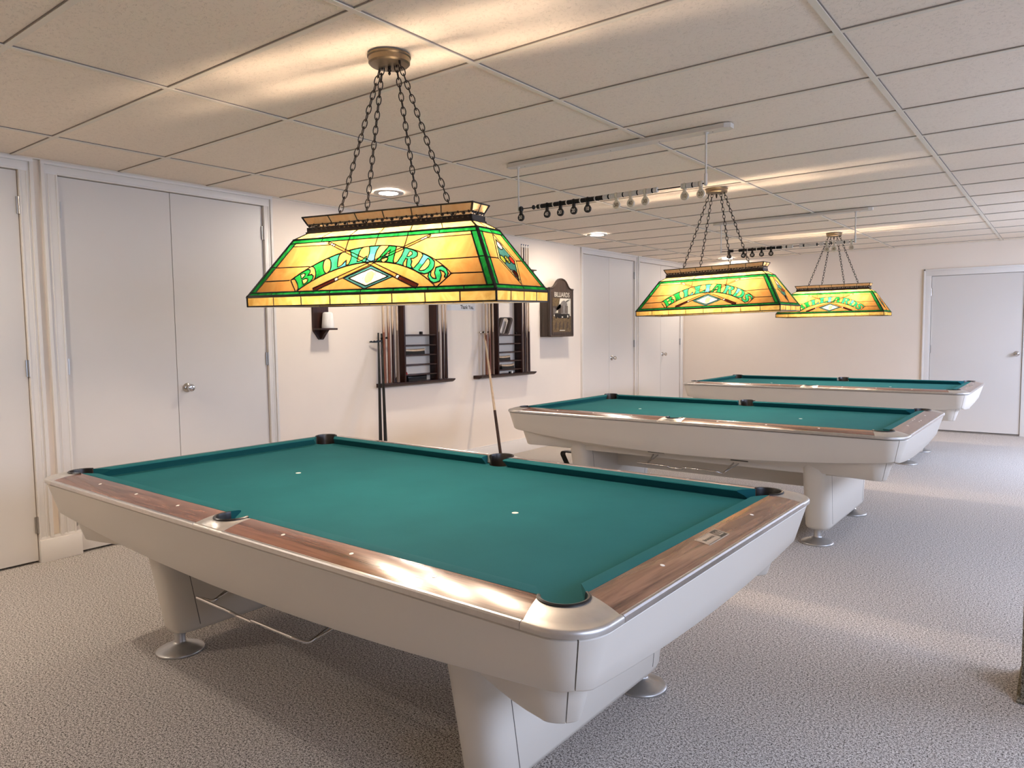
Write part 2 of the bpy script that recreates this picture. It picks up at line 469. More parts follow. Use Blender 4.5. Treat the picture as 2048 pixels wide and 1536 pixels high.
def double_door(name, y0, ym, y1, label, hz, kz, hinges='lr'):
    r = thing(name, (0, 0, 0), label, 'door', kind='structure')
    b = MB()
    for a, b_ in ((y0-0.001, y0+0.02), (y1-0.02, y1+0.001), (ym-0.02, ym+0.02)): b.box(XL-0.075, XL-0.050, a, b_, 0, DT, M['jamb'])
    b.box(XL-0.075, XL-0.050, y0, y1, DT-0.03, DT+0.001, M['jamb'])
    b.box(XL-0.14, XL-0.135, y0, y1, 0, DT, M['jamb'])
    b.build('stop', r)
    g = 0.0035
    for a, b_ in ((y0+g, ym-g/2), (ym+g/2, y1-g)):
        b = MB(); b.bbox(XL-0.044, XL-0.004, a, b_, 0.014, DT-g, M['white'], 0.0015); b.build('leaf', r)
    for z in hz:
        if 'l' in hinges: hinge(r, XL+0.002, y0, z)
        if 'r' in hinges: hinge(r, XL+0.002, y1, z)
    knob(r, XL-0.004, ym+0.068, kz)
    return r
HZ = (2.165, 1.195, 0.235)
r = thing('door_1', (0, 0, 0), 'white flat door at the left edge of the photo', 'door', kind='structure')
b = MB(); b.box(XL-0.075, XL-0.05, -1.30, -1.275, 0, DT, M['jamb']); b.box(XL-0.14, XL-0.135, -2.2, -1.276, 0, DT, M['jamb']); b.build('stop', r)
b = MB(); b.bbox(XL-0.044, XL-0.004, -2.19, -1.280, 0.014, DT-0.0035, M['white'], 0.0015); b.build('leaf', r)
for z in HZ: hinge(r, XL+0.002, -1.277, z)
casing_left('trim_2', -2.20, -1.276, DT, 0.08, 0.078, 'white moulded casing around the door at the left edge', 0.15)
double_door('door_2', -1.066, -0.356, 0.371, 'white double closet door behind the nearest pool table', HZ, 1.012)
casing_left('trim_3', -1.066, 0.371, DT, 0.094, 0.076, 'white moulded casing around the closet door behind the nearest pool table', 0.15)
double_door('door_3', 5.01, 5.70, 6.407, 'white double closet door beside the carved dark wood cabinet', HZ, 1.010)
casing_left('trim_4', 5.01, 6.407, DT, 0.048, 0.068, 'white moulded casing around the closet door beside the dark cabinet', 0.0)
double_door('door_4', 6.55, 7.272, 7.955, 'white double closet door in the far left corner', HZ, 1.013)
casing_left('trim_5', 6.55, 7.955, DT, 0.050, 0.075, 'white moulded casing around the closet door in the far left corner', 0.0)
# far door
r = thing('door_5', (0, 0, 0), 'single white flat door in the end wall beside the farthest table', 'door', kind='structure')
b = MB(); b.bbox(0.694, 1.696, YF+0.002, YF+0.042, 0.022, 2.046, M['white'], 0.0015); b.build('leaf', r)
b = MB()
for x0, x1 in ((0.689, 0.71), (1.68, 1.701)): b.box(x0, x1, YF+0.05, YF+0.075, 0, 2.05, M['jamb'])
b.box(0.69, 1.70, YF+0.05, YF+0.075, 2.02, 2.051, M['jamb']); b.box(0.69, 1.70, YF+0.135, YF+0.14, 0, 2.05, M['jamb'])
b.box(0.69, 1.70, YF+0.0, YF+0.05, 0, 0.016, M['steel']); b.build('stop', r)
for z in (1.84, 1.09, 0.25):
    b = MB(); b.box(0.678, 0.704, YF-0.005, YF+0.004, z-0.05, z+0.05, M['steel']); b.lathe([(0.0075, z-0.051), (0.0075, z+0.051)], M['steel'], 10, (0.691, YF-0.006, 0)); b.build('hinge', r, True)
knob(r, 1.64, YF+0.002, 1.036, 2)
b = MB()
for x0, x1, o in ((0.60, 0.689, -1), (1.701, 1.79, 1)):
    b.bbox(x0, x1, YF-0.016, YF+0.002, 0, 2.052, M['casing'], 0.002)
    oo = (x0, x0+0.022) if o < 0 else (x1-0.022, x1)
    b.bbox(oo[0], oo[1], YF-0.027, YF-0.010, 0, 2.14, M['casing'], 0.004)
b.bbox(0.60, 1.79, YF-0.016, YF+0.002, 2.051, 2.14, M['casing'], 0.002); b.bbox(0.60, 1.79, YF-0.027, YF-0.010, 2.118, 2.14, M['casing'], 0.004)
tag(b.build('trim_6', None, True), 'white casing around the single door in the end wall', 'door trim', kind='structure')
# baseboards
b = MB()
for y0, y1, d in ((-1.277, -1.040, 0.030), (0.371, 4.962, 0.016)):
    b.bbox(XL-0.002, XL+d, y0, y1, 0, 0.140, M['casing'], 0.003); b.bbox(XL-0.002, XL+d*0.62, y0, y1, 0.134, 0.158, M['casing'], 0.004)
tag(b.build('baseboard_left', None, True), 'tall white baseboard along the left wall under the cue racks', 'baseboard', kind='structure')
b = MB(); b.bbox(XL+0.03, 0.60, YF-0.016, YF+0.002, 0, 0.14, M['casing'], 0.003); b.bbox(XL+0.03, 0.60, YF-0.011, YF+0.002, 0.134, 0.158, M['casing'], 0.004)
tag(b.build('baseboard_far', None, True), 'white baseboard along the end wall', 'baseboard', kind='structure')
# post at the right edge of the photo
b = MB(); b.bbox(2.056, 2.36, 0.195, 0.50, 0, 0.92, M['carpet_dark'], 0.008)
b.bbox(2.044, 2.372, 0.183, 0.512, 0, 0.02, M['carpet_dark'], 0.006)
tag(b.build('post', None, True), 'dark speckled carpet-covered post at the right edge of the photo', 'post')

# ---------------------------------------------------------------- pool tables
ZC, ZR = 0.742, 0.782
def woodz(d): return ZR-0.017*max(0.0, (d-0.05)/0.102)**1.7
PC = (1.292, 0.660); PR = 0.058
SPC = (0.0, 0.706); SPR = 0.056
def rrect(a, b_, r, n=10):
    """rounded-rectangle outline with outward normals, starting at +x side, counter-clockwise"""
    out = []
    for cx, cy, a0 in ((a-r, b_-r, 0), (-a+r, b_-r, 90), (-a+r, -b_+r, 180), (a-r, -b_+r, 270)):
        for k in range(n+1):
            t = math.radians(a0+90*k/n)
            out.append((cx+r*math.cos(t), cy+r*math.sin(t), math.cos(t), math.sin(t)))
    return out
def side_path(a, b_, r, which, n=12):
    """half corner + side + half corner of the rounded rectangle; which = 0..3 for +y, -x, -y, +x"""
    seq = []
    if which in (0, 2):
        cx = a-r; cyy = b_-r; st = 46
        pts = []
        for k in range(st+1):
            x = cx-2*cx*k/st
            pts.append((x, b_, 0, 1))
        arc1 = [(cx+r*math.cos(math.radians(45+45*k/n)), cyy+r*math.sin(math.radians(45+45*k/n)), math.cos(math.radians(45+45*k/n)), math.sin(math.radians(45+45*k/n))) for k in range(n)]
        arc2 = [(-x, y, -nx, ny) for x, y, nx, ny in reversed(arc1)]
        seq = arc1+pts+arc2
        if which == 2: seq = [(-x, -y, -nx, -ny) for x, y, nx, ny in seq]
    else:
        cx = a-r; cyy = b_-r; st = 26
        pts = [(a, -cyy+2*cyy*k/st, 1, 0) for k in range(st+1)]
        arc2 = [(cx+r*math.cos(math.radians(45*k/n)), cyy+r*math.sin(math.radians(45*k/n)), math.cos(math.radians(45*k/n)), math.sin(math.radians(45*k/n))) for k in range(1, n+1)]
        arc1 = [(x, -y, nx, -ny) for x, y, nx, ny in reversed(arc2)]
        seq = arc1+pts+arc2
        if which == 1: seq = [(-x, -y, -nx, -ny) for x, y, nx, ny in seq]
    return seq
def apron(name, root, which, off, slope0, ztop, zbot, thick, rad=0.115):
    path = side_path(1.435, 0.80, rad, which)
    path = path[0:1]+path+path[-1:]
    rings = []
    L = len(path)
    for i, (x, y, nx, ny) in enumerate(path):
        zb = zbot(x, y); slope = slope0(x, y) if callable(slope0) else slope0
        # leave a hairline joint at the corner
        ring = []
        levels = [ztop, ztop-0.004]+[ztop-0.004+(zb+0.006-ztop+0.004)*t for t in (0.33, 0.66, 1.0)]+[zb+0.002, zb]
        ins = [0.004, 0, 0, 0, 0, 0.002, 0.006]
        tx, ty = (-ny, nx)
        sh = 0.0016 if i == 0 else (-0.0016 if i == L-1 else 0.0)
        for z, e in zip(levels, ins):
            d = off+slope*(0.75-z)+e
            ring.append((x-nx*d+tx*sh, y-ny*d+ty*sh, z))
        for z in (zb, ztop):
            d = off+slope*(0.75-z)+thick
            ring.append((x-nx*d+tx*sh, y-ny*d+ty*sh, z))
        rings.append(ring)
    rings = rings[:1]+rings[2:-2]+rings[-1:]
    b = MB(); b.rings(rings, M['cream'], True, True)
    return b.build(name, root, True, 35)
def make_table(label, plate=True):
    root = thing('pool_table', (0, 0, 0), label, 'pool table', 'three matching pool tables')
    # bed
    out = []
    def arc(cx, cy, r, a0, a1, n=14):
        return [(cx+r*math.cos(math.radians(a0+(a1-a0)*k/n)), cy+r*math.sin(math.radians(a0+(a1-a0)*k/n))) for k in range(n+1)]
    a_x = math.degrees(math.atan2(-0.0464, 0.038)); a_y = math.degrees(math.atan2(0.035, -0.0487))
    q1 = arc(PC[0], PC[1], 0.060, a_x, a_y-360)       # inner side of the corner circle
    s1 = arc(0, SPC[1], 0.060, -10.5, -169.5)
    out += q1+s1+[(-x, y) for x, y in reversed(q1)]
    out += [(-x, -y) for x, y in q1]+[(-x, -y) for x, y in s1]+[(x, -y) for x, y in reversed(q1)]
    b = MB(); b.prism(out, lambda x, y, d: (x, y, d), 0.702, ZC, M['cloth'])
    bed = b.build('bed', root)
    for sx in (-1, 1):
        b = MB(); b.lathe([(0.001, ZC), (0.012, ZC), (0.012, ZC+0.0006), (0.001, ZC+0.0006)], M['pearl'], 20, (sx*0.635, 0, 0)); b.build('spot', bed)
    b = MB()
    b.box(-1.20, 1.20, -0.55, 0.55, 0.462, 0.701, M['cream']); b.build('frame', root)
    # rails: (base, along, outward, s0(d), s1(d), sights)
    def ends(side):
        if side == 'corner': return lambda d: (0.078-0.054*min(1, d/0.05)) if d < 0.05 else (0.024-0.026*((d-0.05)/0.102))
    def rail(base, e, n, s0, s1, sights, wm):
        base, e, n = Vector(base), Vector(e), Vector(n)
        P = lambda s, d, z: base+e*s+n*d+Vector((0, 0, z))
        ds = [0.05+0.102*k/8 for k in range(9)]
        top = [[P(s0(d), d, woodz(d)) for d in ds], [P(s1(d), d, woodz(d)) for d in ds]]
        b = MB()
        rings = []
        for f in (s0, s1):
            rings.append([P(f(d), d, woodz(d)) for d in ds]+[P(f(0.152), 0.152, 0.745), P(f(0.05), 0.05, 0.745)])
        b.rings(rings, wm, True, True)
        r = b.build('rail', root, True, 30)
        prof = [(0.032, 0.742), (0.020, 0.758), (0.002, 0.7725), (0.0, 0.7765), (0.002, 0.7795), (0.012, 0.7812), (0.03, 0.7822), (0.0492, 0.7825), (0.0492, 0.742)]
        b = MB()
        b.rings([[P(f(min(d, 0.0499)), d, z) for d, z in prof] for f in (s0, s1)], M['cloth'], True, True)
        b.build('cushion', r, True, 30)
        prof = [(0.152, 0.7655), (0.156, 0.7668), (0.161, 0.7655), (0.1645, 0.7615), (0.165, 0.757), (0.165, 0.7485), (0.162, 0.7475), (0.152, 0.7475)]
        b = MB(); b.rings([[P(f(0.152), d, z) for d, z in prof] for f in (s0, s1)], M['alu'], True, True)
        b.build('edge_trim', r, True, 30)
        for s in sights:
            b = MB(); z = woodz(0.0937)
            b.rings([[P(s+rr*math.cos(2*PI*k/14), 0.0937+rr*math.sin(2*PI*k/14), woodz(0.0937+rr*math.sin(2*PI*k/14))+h) for k in range(14)] for rr, h in ((0.0062, -0.001), (0.0062, 0.0006), (0.005, 0.0009))], M['pearl'], True, True)
            b.build('sight', r)
        return r
    cr = ends('corner')
    sd = lambda d: 0.064+0.006*min(1, d/0.05) if d < 0.05 else 0.0765+0.0095*(d-0.05)/0.102
    for sx in (-1, 1):
        for sy in (-1, 1):
            rail((0, sy*0.635, 0), (sx, 0, 0), (0, sy, 0), sd, lambda d: 1.27-cr(d)-0.0006, (0.3175, 0.635, 0.9525), M['rose'])
        rail((sx*1.27, 0, 0), (0, 1, 0), (sx, 0, 0), lambda d: -(0.635-cr(d)-0.0006), lambda d: 0.635-cr(d)-0.0006, ((-0.3175, 0.3175) if sx > 0 and plate is not None else (-0.3175, 0, 0.3175)), M['rose_y'])
    # castings and pockets
    def casting(I, O, O2, sx, sy):
        b = MB(); n = len(I); rows = []
        for t in (0, 0.2, 0.4, 0.6, 0.8, 1.0):
            rows.append([(I[k][0]*(1-t)+O[k][0]*t, I[k][1]*(1-t)+O[k][1]*t, ZR-0.0165*t**1.8) for k in range(n)])
        lip = lambda f, z: [(O[k][0]*(1-f)+O2[k][0]*f, O[k][1]*(1-f)+O2[k][1]*f, z) for k in range(n)]
        rows += [lip(0.35, 0.7662), lip(0.75, 0.7640), lip(0.97, 0.7600), lip(1.0, 0.7560), lip(1.0, 0.7485), lip(0.8, 0.7475), lip(0.0, 0.7475)]
        rows.append([(I[k][0], I[k][1], 0.7475) for k in range(n)])
        rows = [[(x*sx, y*sy, z) for x, y, z in r_] for r_ in rows]
        # ring = column through all rows
        cols = [[rows[j][k] for j in range(len(rows))] for k in range(n)]
        b.rings(cols, M['casting'], True, True)
        return b
    def liner(cx, cy, r, a0, a1, sx, sy, parent):
        b = MB(); n = 26
        A = [math.radians(a0+(a1-a0)*k/n) for k in range(n+1)]
        prof = [(r-0.006, 0.700), (r-0.006, 0.778), (r-0.004, 0.7862), (r+0.001, 0.7872), (r+0.0045, 0.7845), (r+0.005, 0.776), (r+0.001, 0.76), (r+0.001, 0.700)]
        b.rings([[(sx*(cx+q*math.cos(t)), sy*(cy+q*math.sin(t)), z) for q, z in prof] for t in A], M['rubber'], True, True)
        full = [math.radians(360*k/28) for k in range(28)]
        b.rings([[(sx*(cx+(r+q)*math.cos(t)), sy*(cy+(r+q)*math.sin(t)), z) for t in full] for z, q in ((0.7405, 0.0015), (0.715, 0.0), (0.685, -0.014))], M['pocket'], True, False)
        b.add([(sx*(cx+(r-0.014)*math.cos(t)), sy*(cy+(r-0.014)*math.sin(t)), 0.685) for t in full], [tuple(range(28))], M['pocket'])
        b.build('pocket', parent, True, 30)
    A0, A1 = 152.0, -62.0
    nI = 40
    I = [(PC[0]+PR*math.cos(math.radians(A0+(A1-A0)*k/nI)), PC[1]+PR*math.sin(math.radians(A0+(A1-A0)*k/nI))) for k in range(nI+1)]
    def outer(a, b_, r):
        pts = []
        xs, ye = 1.2725, 0.6375
        l1 = a-r-xs; l2 = PI/2*r; l3 = b_-r-ye; T = l1+l2+l3
        for k in range(nI+1):
            s = T*k/nI
            if s <= l1: pts.append((xs+s, b_))
            elif s <= l1+l2:
                t = PI/2-(s-l1)/r; pts.append((a-r+r*math.cos(t), b_-r+r*math.sin(t)))
            else: pts.append((a, b_-r-(s-l1-l2)))
        return pts
    O, O2 = outer(1.422, 0.787, 0.10), outer(1.435, 0.80, 0.113)
    for sx in (-1, 1):
        for sy in (-1, 1):
            c = casting(I, O, O2, sx, sy).build('corner_casting', root, True, 32)
            liner(PC[0], PC[1], PR, 150, -60, sx, sy, c)
    a0, a1 = 196.0, -16.0
    Is = [(-0.076, 0.6855)]+[(SPR*math.cos(math.radians(a0+(a1-a0)*k/30)), SPC[1]+SPR*math.sin(math.radians(a0+(a1-a0)*k/30))) for k in range(31)]+[(0.076, 0.6855)]
    Os = [(-0.0855+0.171*k/32, 0.787) for k in range(33)]
    Os2 = [(x, 0.80) for x, y in Os]
    for sy in (-1, 1):
        c = casting(Is, Os, Os2, 1, sy).build('side_casting', root, True, 32)
        liner(0, SPC[1], SPR, 206, -26, 1, sy, c)
    # aprons
    zl = lambda x, y: 0.530+0.080*min(1.2, abs(x)/1.38)**2
    ze = lambda x, y: 0.556+0.054*min(1.2, abs(y)/0.75)**2
    for k in range(4): apron('apron', root, k, 0.006, 0.30, 0.7430, zl if k in (0, 2) else ze, 0.02)
    sl = lambda x, y: 0.468+0.014*smoothstep(0.7, 1.3, abs(x))
    se = lambda x, y: 0.470+0.012*smoothstep(0.3, 0.7, abs(y))
    gl = lambda x, y: 0.33+0.55*(1-smoothstep(0.75, 1.30, abs(x)))
    ge = lambda x, y: 0.33+0.60*(1-smoothstep(0.34, 0.70, abs(y)))
    for k in range(4): apron('lower_apron', root, k, 0.030, gl if k in (0, 2) else ge, 0.70, sl if k in (0, 2) else se, 0.02, 0.20)
    # pedestals
    for sx in (-1, 1):
        b = MB(); rings = []
        def section(z, hl, ht, uc):
            pts = []
            for sgn in (1, -1):
                for k in range(13):
                    t = PI*k/12
                    cu = math.copysign(abs(math.cos(t))**0.7, math.cos(t))
                    pts.append((sx*(uc+sgn*ht*cu), sgn*(hl-0.085+0.085*math.sin(t)**0.8), z))
            return pts
        for z, hl, ht in ((0.56, 0.590, 0.084), (0.40, 0.562, 0.082), (0.25, 0.535, 0.080), (0.115, 0.512, 0.078), (0.097, 0.503, 0.072), (0.090, 0.487, 0.058)):
            rings.append(section(z, hl, ht, 0.885))
        b.rings(rings, M['cream'], True, True)
        p = b.build('pedestal', root, True, 50)
        for sv in (-1, 1):
            for su in (-1, 1):
                b = MB(); vs = []; fs = []
                for z, hl, ht in ((0.12, 0.512, 0.0782), (0.40, 0.562, 0.0822), (0.555, 0.589, 0.0842)):
                    for dv in (-0.0013, 0.0013):
                        for e in (-0.002, 0.0006): vs.append((sx*0.885+su*(ht+e), sv*(hl-0.105+dv), z))
                for i in range(2):
                    k = i*4
                    fs += [(k+1, k+3, k+7, k+5), (k, k+1, k+5, k+4), (k+2, k+6, k+7, k+3), (k, k+4, k+6, k+2)]
                b.add(vs, fs, M['joint']); b.build('panel_joint', p)
        for sv in (-1, 1):
            b = MB()
            b.lathe([(0.001, 0.12), (0.023, 0.12), (0.023, 0.046), (0.026, 0.040), (0.034, 0.036), (0.062, 0.026), (0.088, 0.015), (0.098, 0.010), (0.100, 0.006), (0.099, 0.0), (0.001, 0.0)], M['footm'], 40, (sx*0.885, sv*0.462, 0))
            b.build('foot', p, True, 40)
    b = MB(); b.box(-0.81, 0.81, -0.07, 0.07, 0.275, 0.463, M['cream']); b.build('beam', root)
    # wire hanger for the ball rack under the near side
    b = MB()
    def bend(pts, r=0.022, n=5):
        out = [Vector(pts[0])]
        for i in range(1, len(pts)-1):
            p0, p, p1 = Vector(pts[i-1]), Vector(pts[i]), Vector(pts[i+1])
            a = (p0-p); c2 = (p1-p); ra = min(r, a.length*0.45, c2.length*0.45)
            a = p+a.normalized()*ra; c2 = p+c2.normalized()*ra
            for k in range(n+1):
                t = k/n; out.append(a*(1-t)**2+p*2*t*(1-t)+c2*t*t)
        out.append(Vector(pts[-1])); return out
    w_ = bend([(-0.235, -0.50, 0.505), (-0.235, -0.655, 0.425), (-0.30, -0.685, 0.436), (-0.062, -0.688, 0.436), (-0.048, -0.676, 0.424), (0.050, -0.676, 0.424), (0.060, -0.688, 0.438), (0.295, -0.685, 0.436), (0.325, -0.655, 0.418), (0.375, -0.50, 0.505)], 0.016)
    b.tube(w_, 0.0058, M['chrome'], 10)
    b.tube([(-0.18, -0.50, 0.505), (-0.236, -0.645, 0.43)], 0.004, M['chrome'], 8)
    b.tube([(0.43, -0.50, 0.505), (0.327, -0.645, 0.424)], 0.004, M['chrome'], 8)
    b.box(-0.28, -0.15, -0.552, -0.49, 0.495, 0.512, M['joint']); b.box(0.34, 0.46, -0.552, -0.49, 0.495, 0.512, M['joint'])
    b.build('ball_rack_hanger', root, True, 50)
    # name plate on the right end rail
    if plate:
        zp = lambda d: woodz(d)+0.0012
        b = MB()
        ds = [0.070, 0.085, 0.100, 0.116]
        vs = [(1.27+d, v, zp(d)+h) for h in (-0.002, 0) for v in (-0.072, 0.072) for d in ds]
        n = 4
        fs = [(8+i, 9+i, 13+i, 12+i) for i in range(3)]+[(i, i+4, i+5, i+1) for i in range(3)]+[(0, 1, 9, 8), (1, 2, 10, 9), (2, 3, 11, 10), (4, 12, 13, 5), (5, 13, 14, 6), (6, 14, 15, 7), (0, 8, 12, 4), (3, 7, 15, 11)]
        b.add(vs, fs, M['plate'])
        pl = b.build('name_plate', root)
        pl['label'] = 'small metal maker plate on the end rail'
        b = MB()
        def flat(v0, v1, d0, d1, mt_):
            b.add([(1.27+d, v, zp(d)+0.0004) for v in (v0, v1) for d in (d0, (d0+d1)/2, d1)], [(0, 1, 4, 3), (1, 2, 5, 4)], mt_)
        flat(0.022, 0.066, 0.074, 0.112, M['plate_dark'])
        for v0, v1 in ((-0.068, 0.068),):
            flat(v0, v1, 0.0725, 0.0735, M['plate_dark']); flat(v0, v1, 0.1125, 0.1135, M['plate_dark'])
        vs, fs = text_mesh('Brunswick', 0.0155, 0, 0.0002)
        b.add([(1.27+0.093-v.y, v.x-0.024, zp(0.093-v.y)+0.0005) for v in vs], fs, M['plate_dark'])
        # crowned letter mark in the dark square
        mk = []
        for dv in (0.030, 0.040, 0.050, 0.058):
            mk.append(dv)
        for i, dv in enumerate(mk):
            b.add([(1.27+d, v, zp(d)+0.0007) for v in (dv-0.002, dv+0.002) for d in (0.082+0.003*(i % 2), 0.104)], [(0, 1, 3, 2)], M['plate'])
        b.add([(1.27+d, v, zp(d)+0.0007) for v in (0.028, 0.060) for d in (0.1015, 0.1045)], [(0, 1, 3, 2)], M['plate'])
        b.build('plate_lettering', pl)
    else:
        for v, d in ((-0.034, 0.075), (0.034, 0.075), (-0.034, 0.112), (0.034, 0.112)):
            b = MB(); b.lathe([(0.001, woodz(d)+0.002), (0.0035, woodz(d)+0.0014), (0.0035, woodz(d)-0.001), (0.001, woodz(d)-0.001)], M['pearl'], 10, (1.27+d, v, 0)); b.build('screw', root)
    return root
T1 = make_table('nearest pool table with green cloth, rosewood rails and cream sides')
T2 = make_table('middle pool table, with bare screws instead of a plate on its end rail', False)
T1.location = (-0.013, -0.955, 0); T1.rotation_euler = (0, 0, -0.0139)
T2.location = (0.026, 2.340, 0); T2.rotation_euler = (0, 0, -0.0072)
T3 = copy_tree(T1)
T3.location = (0.005, 5.716, 0); T3.rotation_euler = (0, 0, -0.0017)
T3['label'] = 'farthest pool table, standing in front of the white door in the end wall'

# black ball rack hanging under the left end of the middle table
r = thing('ball_rack', (-1.09, 2.06, 0.025), 'black ball rack hanging under the left end of the middle pool table', 'ball rack')
b = MB()
def tri_ring(sz, rr, n=6):
    pts = []
    for k in range(3):
        a = math.radians(90+120*k); cx, cz = (sz-2*rr)*math.cos(a), (sz-2*rr)*math.sin(a)
        for j in range(n+1):
            t = a+math.radians(-60+120*j/n); pts.append((cx+rr*math.cos(t), cz+rr*math.sin(t)))
    return pts
po, pi_ = tri_ring(0.19, 0.03), tri_ring(0.165, 0.025)
b.rings([[(x0*0.8, y, 0.275-z0*0.85), (x1*0.8, y, 0.275-z1*0.85), (x1*0.8, y+0.055, 0.275-z1*0.85), (x0*0.8, y+0.055, 0.275-z0*0.85)] for (x0, z0), (x1, z1), y in ((p, q, 0) for p, q in zip(po, pi_))], M['black'], True, False, True)
b.build('frame', r, True, 40)
b = MB()
b.tube([(0.0, 0.027, 0.378), (0.0, 0.027, 0.40), (0.08, -0.02, 0.43), (0.15, -0.06, 0.452)], 0.005, M['iron'], 8)
b.tube([(0.02, 0.027, 0.40), (0.045, -0.01, 0.395), (0.05, -0.01, 0.43), (0.045, 0.0, 0.47)], 0.004, M['iron'], 8)
b.build('hook', r, True)

# ---------------------------------------------------------------- stained-glass lamps
def pt_in(p, poly):
    x, y = p; c = False; j = len(poly)-1
    for i in range(len(poly)):
        xi, yi = poly[i]; xj, yj = poly[j]
        if (yi > y) != (yj > y) and x < (xj-xi)*(y-yi)/(yj-yi)+xi: c = not c
        j = i
    return c
def stroke(pts, w0, w1=None):
    L, R = [], []
    n = len(pts)
    for i, (x, y) in enumerate(pts):
        ax, ay = pts[max(0, i-1)]; bx, by = pts[min(n-1, i+1)]
        dx, dy = bx-ax, by-ay; l = math.hypot(dx, dy) or 1
        ww = w0 if not callable(w0) else w0(i/(n-1))
        L.append((x-dy/l*ww, y+dx/l*ww)); R.append((x+dy/l*ww, y-dx/l*ww))
    return L+R[::-1]
def fine(poly, n=3):
    out = []
    for i in range(len(poly)):
        a, b_ = poly[i], poly[(i+1) % len(poly)]
        for k in range(n): out.append((a[0]+(b_[0]-a[0])*k/n, a[1]+(b_[1]-a[1])*k/n))
    return out
GL = {
 'I': ([(0, 1), (1, 1), (0.88, 0.9), (0.81, 0.7), (0.79, 0.5), (0.81, 0.3), (0.88, 0.1), (1, 0), (0, 0), (0.12, 0.1), (0.19, 0.3), (0.21, 0.5), (0.19, 0.7), (0.12, 0.9)], []),
 'L': ([(0, 1), (0.70, 1), (0.60, 0.9), (0.55, 0.7), (0.53, 0.4), (0.53, 0.12), (0.62, 0.10), (0.78, 0.16), (0.88, 0.30), (0.97, 0.40), (1, 0), (0, 0), (0.12, 0.1), (0.18, 0.3), (0.19, 0.6), (0.12, 0.9)], []),
 'B': ([(0, 1), (0.62, 1), (0.82, 0.95), (0.9, 0.82), (0.88, 0.66), (0.74, 0.54), (0.92, 0.46), (1, 0.28), (0.95, 0.1), (0.76, 0.0), (0, 0), (0.12, 0.1), (0.16, 0.5), (0.12, 0.9)],
       [[(0.42, 0.9), (0.56, 0.88), (0.64, 0.76), (0.58, 0.63), (0.42, 0.6)], [(0.42, 0.46), (0.6, 0.44), (0.7, 0.29), (0.62, 0.13), (0.42, 0.11)]]),
 'A': ([(0.40, 1), (0.74, 1), (0.90, 0.14), (1, 0), (0.50, 0), (0.60, 0.12), (0.58, 0.27), (0.31, 0.27), (0.25, 0.12), (0.36, 0), (0, 0), (0.10, 0.14)], [[(0.34, 0.36), (0.565, 0.36), (0.53, 0.76)]]),
 'R': ([(0, 1), (0.58, 1), (0.80, 0.94), (0.88, 0.76), (0.80, 0.58), (0.66, 0.50), (0.80, 0.38), (0.86, 0.16), (1, 0.08), (0.96, 0), (0.70, 0), (0.60, 0.2), (0.52, 0.42), (0.43, 0.44), (0.43, 0.12), (0.52, 0), (0, 0), (0.12, 0.1), (0.16, 0.5), (0.12, 0.9)],
       [[(0.42, 0.9), (0.54, 0.87), (0.61, 0.75), (0.55, 0.6), (0.42, 0.55)]]),
 'D': ([(0, 1), (0.5, 1), (0.8, 0.92), (0.96, 0.7), (1, 0.5), (0.96, 0.28), (0.8, 0.08), (0.5, 0), (0, 0), (0.12, 0.1), (0.16, 0.5), (0.12, 0.9)],
       [[(0.42, 0.89), (0.54, 0.86), (0.68, 0.7), (0.72, 0.5), (0.68, 0.28), (0.54, 0.13), (0.42, 0.11)]]),
 'S': (stroke([(0.97, 0.66), (0.88, 0.83), (0.66, 0.90), (0.38, 0.86), (0.26, 0.71), (0.38, 0.58), (0.62, 0.46), (0.76, 0.30), (0.66, 0.15), (0.42, 0.09), (0.16, 0.16), (0.04, 0.34)],
              lambda t: 0.06+0.10*math.sin(PI*t)**1.5), []),
}
class Pane:
    """flat leaded panel in (s, t); pieces are painted in order, leads run on top"""
    def __init__(s, outline, base): s.outline, s.pieces, s.leads, s.base = outline, [], [], base
    def piece(s, poly, mat, lead=0.0011):
        s.pieces.append((poly, mat))
        if lead: s.leads.append((poly+[poly[0]], lead))
    def line(s, pts, w_=0.0011): s.leads.append((pts, w_))
    def build(s, name, parent, fr, th=0.0025):
        vs, es = [], []
        polys = [s.outline]+[p for p, _ in s.pieces]
        for p in polys:
            k = len(vs); vs += [Vector(q) for q in p]
            es += [(k+i, k+(i+1) % len(p)) for i in range(len(p))]
        ov, oe, of, *_ = delaunay_2d_cdt(vs, es, [], 0, 1e-6)
        b = MB()
        P3 = [fr(q.x, q.y, 0.0) for q in ov]
        for f in of:
            cx = sum(ov[i].x for i in f)/len(f); cyy = sum(ov[i].y for i in f)/len(f)
            if not pt_in((cx, cyy), s.outline): continue
            mt_ = s.base
            for p, mm in s.pieces:
                if pt_in((cx, cyy), p): mt_ = mm
            b.slot(mt_); b.f.append(tuple(f)); b.mi.append(b.slot(mt_))
        b.v = [tuple(p) for p in P3]
        o = b.build(name, parent)
        b = MB()
        for pts, wid in s.leads:
            for (x0, y0), (x1, y1) in zip(pts, pts[1:]):
                dx, dy = x1-x0, y1-y0; l = math.hypot(dx, dy)
                if l < 1e-6: continue
                w_ = wid*1.35; nx, ny = -dy/l*w_, dx/l*w_; ex, ey = dx/l*w_*0.5, dy/l*w_*0.5
                q = [(x0-ex+nx, y0-ey+ny), (x0-ex-nx, y0-ey-ny), (x1+ex-nx, y1+ey-ny), (x1+ex+nx, y1+ey+ny)]
                b.add([fr(x, y, 0.0016) for x, y in q]+[fr(x, y, -0.0016) for x, y in q], [(0, 1, 2, 3), (7, 6, 5, 4), (0, 3, 7, 4), (1, 5, 6, 2), (0, 4, 5, 1), (3, 2, 6, 7)], M['lead'])
        b.build('leading', o)
        return o
L0, W0 = 0.570, 0.215      # half size at the skirt
